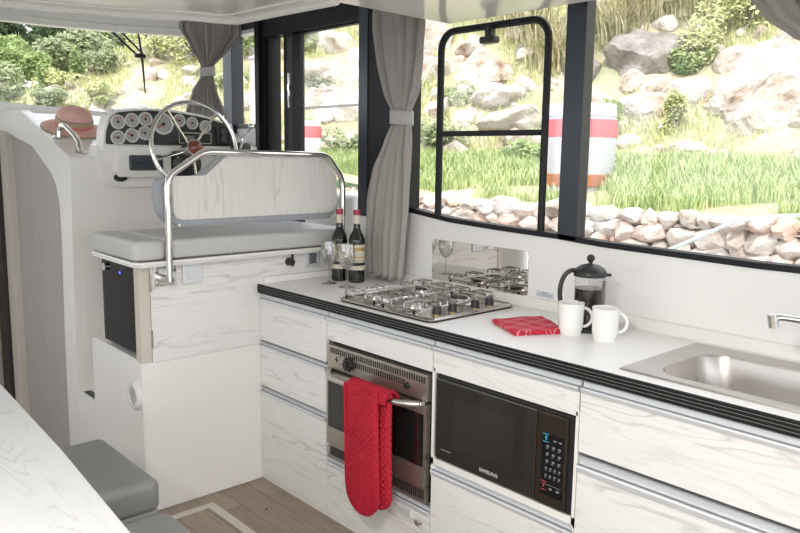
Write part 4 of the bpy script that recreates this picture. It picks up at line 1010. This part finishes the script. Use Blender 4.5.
def blob(seed, r, sub=3, rough=.35, dlo=.55, dhi=.85, npl=9, cut=.85):
    t = bmesh.new(); bmesh.ops.create_icosphere(t, subdivisions=sub, radius=1)
    rn = random.Random(seed); planes = [(Vector((rn.uniform(-1, 1), rn.uniform(-1, 1), rn.uniform(-.6, 1))).normalized(), rn.uniform(dlo, dhi)) for _ in range(npl)]
    for v in t.verts:
        p = v.co.normalized(); k = 1+rough*noise.noise(p*1.6+Vector((seed*7.3, 0, 0)))
        q = p*k
        for n, d in planes:
            h = q.dot(n)
            if h > d: q -= n*(h-d)*cut
        q *= 1+.06*noise.noise(p*6+Vector((seed, 0, 0)))+.05*abs(noise.noise(p*3.3+Vector((0, seed, 0))))+(.05 if sub > 4 else .025)*noise.noise(p*(11 if sub > 4 else 14))
        v.co = Vector((q.x*r[0], q.y*r[1], q.z*r[2]))
    return t
def rock(loc, r, mat, label, seed, group=None, name='boulder'):
    t = blob(seed, r, 5 if max(r) > .8 else 4, .45); rn = random.Random(seed*3+1)
    bmesh.ops.rotate(t, verts=t.verts[:], cent=(0, 0, 0), matrix=Matrix.Rotation(rn.uniform(-.5, .5), 3, 'X') @ Matrix.Rotation(rn.uniform(0, 6), 3, 'Z'))
    b = MB(); b._merge(t); o = b.build(name, mat, angle=28); o.location = loc
    return tag(o, label, 'rock', group)
rock((8.9, 3.55, 2.0), (1.0, 1.05, .86), M['rock'], 'huge pale limestone outcrop filling the right end of the galley window', 3)
rock((9.3, 2.7, 2.5), (.9, .8, .7), M['rock'], 'pale limestone block above and right of the huge outcrop by the dark curtain', 14)
RK = [
 ((9.41, 5.48, 2.80), (.50, .52, .40), 'rockgrey', 'large grey brown boulder high in the aft galley window under the dry reeds'),
 ((9.79, 5.11, 2.85), (.26, .26, .44), 'rockgrey', 'upright grey slab right of the grey brown boulder'),
 ((8.80, 4.44, 2.22), (.30, .32, .26), 'rock', 'pale orange rounded boulder left of the huge outcrop'),
 ((8.58, 4.95, 2.05), (.40, .42, .28), 'rock', 'pale boulder on the bank right of the red banded barrel'),
 ((8.76, 6.01, 2.60), (.24, .26, .32), 'rockgrey', 'grey boulder just right of the black window mullion'),
 ((8.13, 7.25, 2.60), (.38, .40, .32), 'rock', 'rounded white boulder in the centre of the hatch opening'),
 ((7.85, 6.65, 2.22), (.36, .42, .20), 'rock', 'slanting pale boulder below the rounded white one in the hatch'),
 ((7.59, 6.26, 1.90), (.44, .50, .24), 'rock', 'long low pale boulder just above the hatch crossbar'),
 ((8.51, 8.63, 3.25), (.32, .36, .38), 'rock', 'white boulder at the top left of the galley window beside the curtain'),
 ((7.77, 7.91, 2.55), (.28, .30, .36), 'rock', 'white boulder left of the hatch frame and right of the curtain'),
 ((8.49, 7.86, 3.05), (.22, .24, .15), 'rock', 'small flat boulder under the hatch catch'),
 ((7.36, 6.78, 1.95), (.18, .20, .14), 'rock', 'small pale rock above the left end of the hatch crossbar'),
 ((8.71, 7.05, 2.92), (.16, .18, .15), 'rockgrey', 'small grey rock among the reeds on the right of the hatch'),
 ((7.22, 7.26, 2.02), (.25, .26, .24), 'rock', 'pale rock low between the grey curtain and the hatch frame'),
 ((7.80, 10.71, 3.33), (.42, .45, .34), 'rock', 'white boulder top left of the sliding door pane'),
 ((7.77, 9.93, 3.15), (.34, .36, .26), 'rock', 'orange tinged boulder top right of the sliding door pane'),
 ((7.04, 9.56, 2.62), (.42, .42, .26), 'rock', 'large white boulder in the middle of the sliding door pane'),
 ((6.79, 8.91, 2.30), (.28, .32, .14), 'rock', 'flat pale rock below the door pane reflection strip'),
 ((7.56, 9.39, 2.90), (.18, .18, .28), 'rock', 'narrow white rock at the right edge of the sliding door pane'),
 ((6.65, 8.31, 2.02), (.24, .28, .30), 'rock', 'tall white rock low at the right edge of the sliding door pane'),
 ((6.54, 9.03, 2.20), (.28, .28, .16), 'rock', 'low white rock above the red topped bollard'),
 ((5.79, 12.30, 2.72), (.32, .34, .20), 'rock', 'white rock highest on the hillside in the windscreen right of the wiper'),
 ((5.42, 12.08, 2.46), (.34, .34, .17), 'rock', 'white rock below the wiper tip in the windscreen'),
 ((5.87, 11.64, 2.58), (.26, .26, .26), 'rock', 'white rock beside the corner curtain in the windscreen'),
 ((5.12, 12.36, 2.40), (.20, .20, .13), 'rock', 'small white rock left of the wiper tip'),
 ((4.86, 12.35, 2.27), (.24, .24, .13), 'rock', 'small white rock just above the instrument board, far left'),
 ((5.56, 11.13, 2.26), (.30, .30, .16), 'rock', 'white rock just above the right hand gauges'),
 ((5.07, 11.68, 2.17), (.28, .28, .13), 'rock', 'low white rock just above the large central gauge'),
 ((5.99, 10.96, 2.42), (.20, .20, .20), 'rock', 'pale rock behind the corner curtain'),
]
for i, (l, r, m, lab) in enumerate(RK):
    kk = 1.12 if l[1] < 10.8 else .62
    rock(l, (r[0]*kk, r[1]*kk, r[2]*kk), M[m], lab, 20+i)
# loose stones on the slope (uncountable scree)
b = MB(); rn = random.Random(5)
for i in range(330):
    y = rn.uniform(1.0, 13.8); u = rn.uniform(.2, 6)**1.0; x = hill_base(y)+u; s = rn.uniform(.05, .20)
    t = blob(i+200, (s*rn.uniform(.8, 1.6), s*rn.uniform(.8, 1.6), s), 2)
    bmesh.ops.translate(t, verts=t.verts[:], vec=(x, y, terr_n(x, y)+s*.2)); b._merge(t)
o = b.build('scree', M['rock'], angle=30); tag(o, 'loose pale stones scattered over the hillside beyond the windows', 'stones', kind='stuff')

# dry stone wall along the quay edge
b = MB(); rn = random.Random(11)
b.box(5.06, 5.30, -9, 7.5, .2, 1.035, 0, mi=2)
z = .24; hs2 = [.14, .13, .14, .13, .12, .12, .10]
for h in hs2:
    y = -1.5
    while y < 7.2:
        w = rn.uniform(.11, .28); hh = h*rn.uniform(.85, 1.12)
        t = blob(rn.randint(0, 9999), (.10, w*.64, hh*.74), 4, .28, .62, .86, 12, .95)
        bmesh.ops.rotate(t, verts=t.verts[:], cent=(0, 0, 0), matrix=Matrix.Rotation(rn.uniform(-.18, .18), 3, 'X'))
        bmesh.ops.translate(t, verts=t.verts[:], vec=(5.05+rn.uniform(-.02, .02), y+w/2, z+h/2+rn.uniform(-.015, .015)))
        b._merge(t, mi=0 if rn.random() < .7 else 1); y += w*.97
    z += h
o = b.build('stone_wall', [M['stone'], M['stonepink'], M['mortar']], angle=30); tag(o, 'low dry stone retaining wall running along the bottom of the galley windows', 'wall')
b = MB()
def capf(u, v):
    y = -9+16.4*u; a = v*PI; return (5.18-.16*math.cos(a)+.025*noise.noise(Vector((y*3, v*3, 0))), y, 1.022+.04*math.sin(a)+.012*noise.noise(Vector((y*5, v*2, 1))))
b.grid(capf, 200, 6); o = b.build('wall_capping', M['cap'], angle=180); tag(o, 'pale flat mortar capping along the top of the low stone wall', 'wall capping')

# grass strip (uncountable)
def blades(n, pick, hmin, hmax, wid, bend, seed):
    rn = random.Random(seed); me_v = []; me_f = []
    for i in range(n):
        x, y, z = pick(rn); h = rn.uniform(hmin, hmax); a = rn.uniform(0, 2*PI); w = wid*rn.uniform(.6, 1.3); bx, by = math.cos(a)*bend*h*rn.uniform(.3, 1), math.sin(a)*bend*h*rn.uniform(.3, 1)
        ca, sa = math.cos(a+PI/2)*w, math.sin(a+PI/2)*w; k = len(me_v)
        me_v += [(x-ca, y-sa, z-.02), (x+ca, y+sa, z-.02), (x+ca*.7+bx*.4, y+sa*.7+by*.4, z+h*.6), (x-ca*.7+bx*.4, y-sa*.7+by*.4, z+h*.6), (x+bx, y+by, z+h)]
        me_f += [(k, k+1, k+2, k+3), (k+3, k+2, k+4)]
    return me_v, me_f
def raw(name, vf, mat):
    me = bpy.data.meshes.new(name); me.from_pydata(vf[0], [], vf[1]); me.materials.append(mat); o = bpy.data.objects.new(name, me); C.objects.link(o); return o
def pick1(rn):
    y = rn.uniform(-.5, 9.0); lo = 5.27 if y < 7 else max(3.5, 5.35-(y-7)*1.2); x = rn.uniform(lo, hill_base(y)+.35)
    return x, y, terr_n(x, y)
def pick1b(rn):
    while True:
        x, y, z = pick1(rn)
        if not (x < 5.9 and noise.noise(Vector((y*1.5, x*1.5, 3))) > .12): return x, y, z
o = raw('grass', blades(52000, pick1b, .06, .19, .006, .7, 1), M['grass']); tag(o, 'bright green grass on the flat strip above the stone wall', 'grass', kind='stuff')
def pick2(rn):
    while True:
        y = rn.uniform(1, 14.1); x = hill_base(y)+rn.uniform(0, 6)
        if noise.noise(Vector((x*.8, y*.8, 9))) > -.05: return x, y, terr_n(x, y)
o = raw('slope_grass', blades(26000, pick2, .05, .17, .008, .8, 2), M['leafy']); tag(o, 'tufty yellow green grass and scrub covering the rocky slope', 'grass', kind='stuff')
def reed(loc, n, h, lab, seed, sp=.45):
    rn = random.Random(seed); V = []; F = []
    for i in range(n):
        a = rn.uniform(0, 2*PI); L = h*rn.uniform(.6, 1.2); r0 = rn.uniform(0, sp); x0 = r0*math.cos(a*3); y0 = r0*math.sin(a*3); w = .011*rn.uniform(.6, 1.4); out = rn.uniform(.3, 1.0)
        k0 = len(V); px, py = math.cos(a+PI/2)*w, math.sin(a+PI/2)*w
        for s in range(6):
            t = s/5; d = out*L*t*t*.8; zz = L*(t-.55*out*t*t); ww = 1-t*.85
            V += [(x0+math.cos(a)*d-px*ww, y0+math.sin(a)*d-py*ww, zz), (x0+math.cos(a)*d+px*ww, y0+math.sin(a)*d+py*ww, zz)]
        for s in range(5): k = k0+2*s; F.append((k, k+1, k+3, k+2))
    o = raw('reed_clump', (V, F), M['drygrass']); o.location = loc; return tag(o, lab, 'reeds', 'dry reed clumps on the slope')
for i, (l, n, h, lab) in enumerate((
 ((8.97, 7.12, 3.0), 260, 1.1, 'dry arching reed clump filling the upper right of the hatch'),
 ((8.70, 6.40, 2.6), 240, 1.0, 'dry reed clump just left of the black window mullion'),
 ((9.15, 7.85, 3.3), 160, .8, 'dry reed clump above the hatch catch'),
 ((9.45, 6.05, 3.0), 260, 1.0, 'dry reed clump at the top left of the aft galley window'),
 ((10.1, 6.0, 3.4), 260, 1.0, 'dry reed clump at the top edge above the grey brown boulder'),
 ((10.3, 5.3, 3.4), 220, .9, 'dry reed clump above the upright grey slab'))):
    reed(l, n, h, lab, 40+i)
# shrubs: leaf clouds with a woody stem
def leafcloud(n, R3, leafsize, seed, lumps=7):
    rn = random.Random(seed); V = []; F = []
    cs = [(Vector((rn.uniform(-.6, .6)*R3[0], rn.uniform(-.6, .6)*R3[1], rn.uniform(-.3, .7)*R3[2])), rn.uniform(.35, .6)) for _ in range(lumps)]
    for i in range(n):
        c, k = rn.choice(cs); d = Vector((rn.gauss(0, 1), rn.gauss(0, 1), rn.gauss(0, 1))).normalized()*rn.uniform(.75, 1.05)
        p = c+Vector((d.x*R3[0]*k, d.y*R3[1]*k, d.z*R3[2]*k)); u = Vector((rn.gauss(0, 1), rn.gauss(0, 1), rn.gauss(0, 1))).normalized(); w = u.orthogonal().normalized()
        s = leafsize*rn.uniform(.6, 1.4); k0 = len(V)
        V += [p-u*s, p+w*s*.45, p+u*s, p-w*s*.45]; F.append((k0, k0+1, k0+2, k0+3))
    return V, F
def shrub(loc, R3, mat, lab, seed, n=1400, ls=.035, name='shrub', cat='shrub', group=None, stem=None):
    t = thing(name, lab, cat, loc, group); h = stem if stem is not None else R3[2]*.6
    V, F = leafcloud(n, R3, ls, seed); V = [(v[0], v[1], v[2]+h) for v in V]
    me = bpy.data.meshes.new('foliage'); me.from_pydata(V, [], F); me.materials.append(M[mat]); o = bpy.data.objects.new('foliage', me); C.objects.link(o); o.parent = t
    r = max(.012, R3[0]*.07); b = MB(); b.tube([(loc[0], loc[1], loc[2]-.1), (loc[0]+r, loc[1], loc[2]+h*.5), (loc[0], loc[1]+r, loc[2]+h+R3[2]*.3)], r, 8, rr=[r*1.3, r, r*.5])
    for a in (0, 2.1, 4.2): b.tube([(loc[0], loc[1], loc[2]+h*.4), (loc[0]+math.cos(a)*R3[0]*.5, loc[1]+math.sin(a)*R3[1]*.5, loc[2]+h+R3[2]*.3)], r*.5, 6)
    b.build('stem' if name == 'shrub' else 'trunk', M['bark'], t); return t
SH = [((9.50, 4.79, 2.70), (.42, .42, .40), 'leafy', 'yellow flowering green shrub between the grey slab and the huge outcrop'),
 ((10.1, 4.50, 3.15), (.50, .55, .40), 'leafy', 'broad yellow green shrub at the top right above the outcrop'),
 ((9.25, 4.75, 2.45), (.25, .30, .25), 'leafg', 'small dark green bush on the left of the yellow flowering shrub'),
 ((8.1, 4.3, 1.75), (.16, .16, .28), 'leafy', 'thin yellow green weed in front of the pale orange boulder'),
 ((6.96, 5.35, 1.35), (.28, .30, .22), 'leafg', 'leafy green weed left of the barrel inside the hatch'),
 ((6.61, 6.60, 1.5), (.34, .38, .28), 'leafo', 'grey green bush low on the left of the galley window'),
 ((7.6, 7.1, 2.1), (.30, .34, .24), 'leafo', 'grey green bush left of centre in the hatch'),
 ((7.9, 5.2, 1.75), (.30, .30, .24), 'leafg', 'green bush just right of the barrel behind the grass'),
 ((7.4, 10.6, 2.9), (.30, .30, .75), 'leafg', 'tall green plant at the left edge of the sliding door pane'),
 ((6.9, 9.3, 2.35), (.34, .34, .26), 'leafo', 'grey green bush in the middle of the sliding door pane'),
 ((5.9, 7.5, 1.45), (.30, .30, .22), 'leafo', 'grey green tuft low at the right of the door pane'),
 ((5.6, 7.9, 1.5), (.22, .24, .26), 'leafg', 'leafy plant right of the red topped bollard'),
 ((6.9, 11.2, 2.9), (.62, .62, .60), 'leafg', 'dense green bush filling the narrow forward side window'),
 ((6.2, 10.6, 2.2), (.50, .50, .40), 'leafo', 'grey green bush low in the narrow forward side window'),
 ((6.3, 12.2, 3.0), (.55, .55, .50), 'leafy', 'yellow green bush at the right end of the windscreen beside the curtain'),
 ((5.9, 12.9, 3.1), (.40, .40, .32), 'leafy', 'yellow green bush behind the wiper blade'),
 ((5.2, 13.4, 2.8), (.38, .38, .26), 'leafo', 'grey green bush on the slope left of the wiper'),
 ((4.6, 13.6, 2.5), (.42, .42, .26), 'leafy', 'pale yellow bush on the slope in the middle of the windscreen'),
 ((4.1, 13.0, 2.15), (.30, .30, .18), 'leafo', 'grey green bush above the straw hat'),
 ((3.5, 13.2, 2.0), (.34, .34, .36), 'leafy', 'pale bush left of the straw hat near the bottom of the windscreen'),
 ((4.7, 12.2, 2.2), (.30, .30, .20), 'leafy', 'low yellow bush right of the straw hat'),
 ]
for i, (l, r, m, lab) in enumerate(SH): shrub(l, r, m, lab, 60+i, 1500, .03 if r[0] < .5 else .045)
shrub((3.2, 12.6, 1.85), (.60, .60, .50), 'leafo', 'big pale green shrub at the left end of the windscreen', 101, 5200, .05)
shrub((4.84, 13.6, 2.40), (.13, .13, .42), 'leafg', 'slim young cypress standing on the slope in the windscreen', 102, 900, .03, stem=.45)
shrub((4.25, 13.6, 2.2), (.11, .11, .36), 'leafg', 'smaller slim cypress left of the slim young cypress', 103, 700, .03, stem=.4)
# trees beyond the hillside
TR = [
 ((7.9, 30.0, 1.2), (.8, .8, .55), 'leafd', 'dark tree at the top left corner of the windscreen', 4.5),
 ((9.5, 27.0, 0.13), (0.89, 0.89, 0.67), 'leafo', 'round pale olive tree standing alone on the ridge in the windscreen', 4.4),
 ((9.5, 30.0, 0.08), (0.70, 0.70, 0.73), 'leafd', 'dark green tree just left of the round pale olive tree', 4.5),
 ((13.2, 36.0, 2.03), (1.41, 1.41, 0.73), 'leafd', 'broad dark tree right above the round olive tree', 4.5),
 ((13.2, 33.0, 1.15), (0.86, 0.86, 0.69), 'leafo', 'grey olive tree right of the round pale one, before the wiper', 4.5),
 ((14.7, 33.0, 1.85), (0.94, 0.94, 0.44), 'leafo', 'low olive tree on the skyline behind the wiper arms', 4.5),
 ((16.8, 42.0, 3.26), (1.68, 1.68, 0.74), 'leafd', 'dark tree high on the skyline at the wiper pivots', 4.5),
 ((12.0, 37.0, 1.67), (0.76, 0.76, 0.62), 'leafd', 'dark tree with light sky on its left side', 4.5),
 ((6.9, 24.0, 0.17), (0.55, 0.55, 0.46), 'leafg', 'mid green tree above the big bright shrub', 3.7),
 ((7.1, 26.0, 0.09), (0.48, 0.48, 0.46), 'leafg', 'mid green tree at the extreme left end of the windscreen', 4.3),
 ((14.7, 44.0, 3.41), (1.16, 1.16, 0.47), 'leafd', 'distant dark treetop at the upper edge of the windscreen', 4.5),
 ((8.4, 22.0, 0.13), (0.27, 0.27, 0.21), 'leafo', 'small olive tree hard against the right of the round olive tree', 3.8),
]
for i, (l, r, m, lab, st) in enumerate(TR): shrub(l, tuple(v*1.45 for v in r), m, lab, 120+i, 5200, .10, 'tree', 'tree', stem=st)
# barrel, bollard, posts
bl = Vector((5.95, 4.10, 1.26)); br_ = thing('barrel', 'grey wooden barrel with a broad faded red band standing in the grass', 'barrel', bl)
b = MB(); b.lathe([(0, -.08), (.27, -.08), (.29, .02), (.315, .14), (.328, .30), (.332, .44), (.322, .56), (.305, .66), (.30, .70), (.285, .705), (.28, .68), (0, .67)], bl, 40); b.build('body', M['barrelgrey'], br_)
b = MB(); b.lathe([(.335, .415), (.337, .43), (.328, .56), (.318, .575)], bl, 40); b.build('red_band', M['barrelred'], br_)
b = MB(); b.lathe([(.318, .60), (.322, .605), (.310, .705), (.302, .71)], bl, 40); b.build('white_top_band', M['barrelwhite'], br_)
b = MB(); b.lathe([(.28, -.03), (.302, -.02), (.318, .08), (.30, .085)], bl, 40); b.build('rusty_hoop', M['rust'], br_)
b = MB(); b.cyl(bl+Vector((-.24, -.22, .46)), bl+Vector((-.255, -.235, .46)), .013, n=12); b.build('bung', M['barrelwhite'], br_)
pl = Vector((5.45, 7.62, 1.35)); bo = thing('bollard', 'white bollard with a red band seen through the sliding door', 'bollard', pl)
b = MB(); b.lathe([(0, 0), (.125, 0), (.12, .33), (.115, .52), (.105, .535), (0, .54)], pl, 28); b.build('post_body', M['barrelwhite'], bo)
b = MB(); b.lathe([(.122, .33), (.124, .335), (.119, .465), (.117, .47)], pl, 28); b.build('red_band', M['barrelred'], bo)
ps = Vector((5.62, 9.10, 1.7)); po = thing('marker_post', 'tall post, grey above and white below, in the narrow forward side window', 'post', ps)
b = MB(); b.box(ps.x-.085, ps.x+.085, ps.y-.085, ps.y+.085, 1.75, 2.33, .01); b.build('white_base', M['barrelwhite'], po)
b = MB(); b.box(ps.x-.08, ps.x+.08, ps.y-.08, ps.y+.08, 2.33, 2.74, .01); b.box(ps.x-.10, ps.x+.10, ps.y-.10, ps.y+.10, 2.74, 2.78, .01); b.build('grey_shaft', M['postgrey'], po)
b = MB(); b.tube([(4.82, 2.95, .70), (4.82, 2.72, .80), (4.82, 2.45, .93), (4.88, 2.15, 1.10), (5.12, 1.95, 1.14), (5.4, 1.7, 1.15)], .012, 8)
o = b.build('water_hose', M['hose']); tag(o, 'pale blue hose lying slantwise over the low stone wall', 'hose')
# windscreen wiper (outside the glass)
wp = thing('windscreen_wiper', 'black pantograph windscreen wiper hanging down the windscreen', 'wiper', (1.93, 4.47, 2.22))
def ws_pt(x, z, off=.05):  # point on the glass line at x
    for (a, b_) in zip(WS, WS[1:]):
        if b_[0] <= x <= a[0]:
            k = (x-a[0])/(b_[0]-a[0]); y = a[1]+(b_[1]-a[1])*k; return (x+.46*off, y+.888*off, z)
    return (x, 4.4, z)
b = MB(); b.tube([ws_pt(1.715, 2.24), ws_pt(1.885, 2.052)], .0065, 6); b.build('arm', M['black'], wp)
b = MB(); b.tube([ws_pt(1.76, 2.24), ws_pt(1.92, 2.055)], .0055, 6); b.build('arm', M['black'], wp)
b = MB(); b.box(*[f(v) for v in ((ws_pt(1.90, 2.05),)) for f in (lambda p: p[0]-.03, lambda p: p[0]+.03, lambda p: p[1]-.01, lambda p: p[1]+.01, lambda p: p[2]-.012, lambda p: p[2]+.01)]); b.build('arm_joint', M['black'], wp)
b = MB(); b.tube([ws_pt(1.89, 2.23, .04), ws_pt(1.91, 2.05, .04), ws_pt(1.92, 1.83, .04)], .006, 6, rr=[.004, .008, .004]); b.build('blade', M['plastic'], wp)
# ================================================================== LIGHT, SKY, CAMERA
w = bpy.data.worlds.new('sky'); SC.world = w; w.use_nodes = True; nt = w.node_tree
bg = nt.nodes['Background']; tc = nt.nodes.new('ShaderNodeTexCoord'); sp = nt.nodes.new('ShaderNodeSeparateXYZ')
rp = nt.nodes.new('ShaderNodeValToRGB'); rp.color_ramp.elements[0].position = .0; rp.color_ramp.elements[0].color = (.92, .95, .99, 1)
rp.color_ramp.elements[1].position = .6; rp.color_ramp.elements[1].color = (.84, .88, .97, 1)
nt.links.new(tc.outputs['Generated'], sp.inputs[0]); nt.links.new(sp.outputs[2], rp.inputs[0]); nt.links.new(rp.outputs[0], bg.inputs[0])
bg.inputs[1].default_value = 1.65
s = bpy.data.lights.new('sun', 'SUN'); s.energy = 1.8; s.angle = R(.6); s.color = (1., .96, .89)
so = bpy.data.objects.new('sun', s); C.objects.link(so)
d = Vector((.62, .50, -.92)); so.rotation_euler = d.to_track_quat('-Z', 'Y').to_euler()
# unseen fill lamps added at the ceiling to brighten the cabin, ringed like fixtures
for (x, y) in ((.0, .7), (-.8, -.2)):
    cl = thing('fill_light', 'unseen round fill lamp added under the saloon ceiling', 'fill lamp', (x, y, 2.018), 'added fill lamps')
    b = MB(); b.lathe([(.10, .0), (.115, -.006), (.12, .0)], (x, y, 2.019), 32); b.build('trim_ring', M['steel'], cl)
    L = bpy.data.lights.new('fill_lamp', 'AREA'); L.shape = 'DISK'; L.size = .2; L.energy = FILL; L.color = (1, .95, .89)
    o = bpy.data.objects.new('fill_lamp', L); C.objects.link(o); o.location = (x, y, 2.012)
cam = bpy.data.cameras.new('camera'); co = bpy.data.objects.new('camera', cam); C.objects.link(co); SC.camera = co
cam.sensor_fit = 'HORIZONTAL'; cam.sensor_width = 36.; cam.lens = 753.4*36/800; cam.clip_start = .05; cam.clip_end = 300
yaw, th, roll = R(42.318), R(8.4795), R(.82)
Rv = Vector((math.cos(yaw), -math.sin(yaw), 0)); F_ = Vector((math.sin(yaw)*math.cos(th), math.cos(yaw)*math.cos(th), -math.sin(th))); U_ = Vector((math.sin(yaw)*math.sin(th), math.cos(yaw)*math.sin(th), math.cos(th)))
R2 = Rv*math.cos(roll)+U_*math.sin(roll); U2 = U_*math.cos(roll)-Rv*math.sin(roll)
mt = Matrix((R2, U2, -F_)).transposed().to_4x4(); mt.translation = (0, 0, 1.5); co.matrix_world = mt
vs = SC.view_settings; SC.display_settings.display_device = 'sRGB'; vs.view_transform = 'Standard'; vs.look = 'None'; vs.gamma = 1; vs.use_curve_mapping = False
vs.exposure = EXPO
SC.cycles.use_denoising = True
SC.cycles.max_bounces = 12; SC.cycles.diffuse_bounces = 6; SC.cycles.transparent_max_bounces = 16; SC.cycles.sample_clamp_indirect = 6
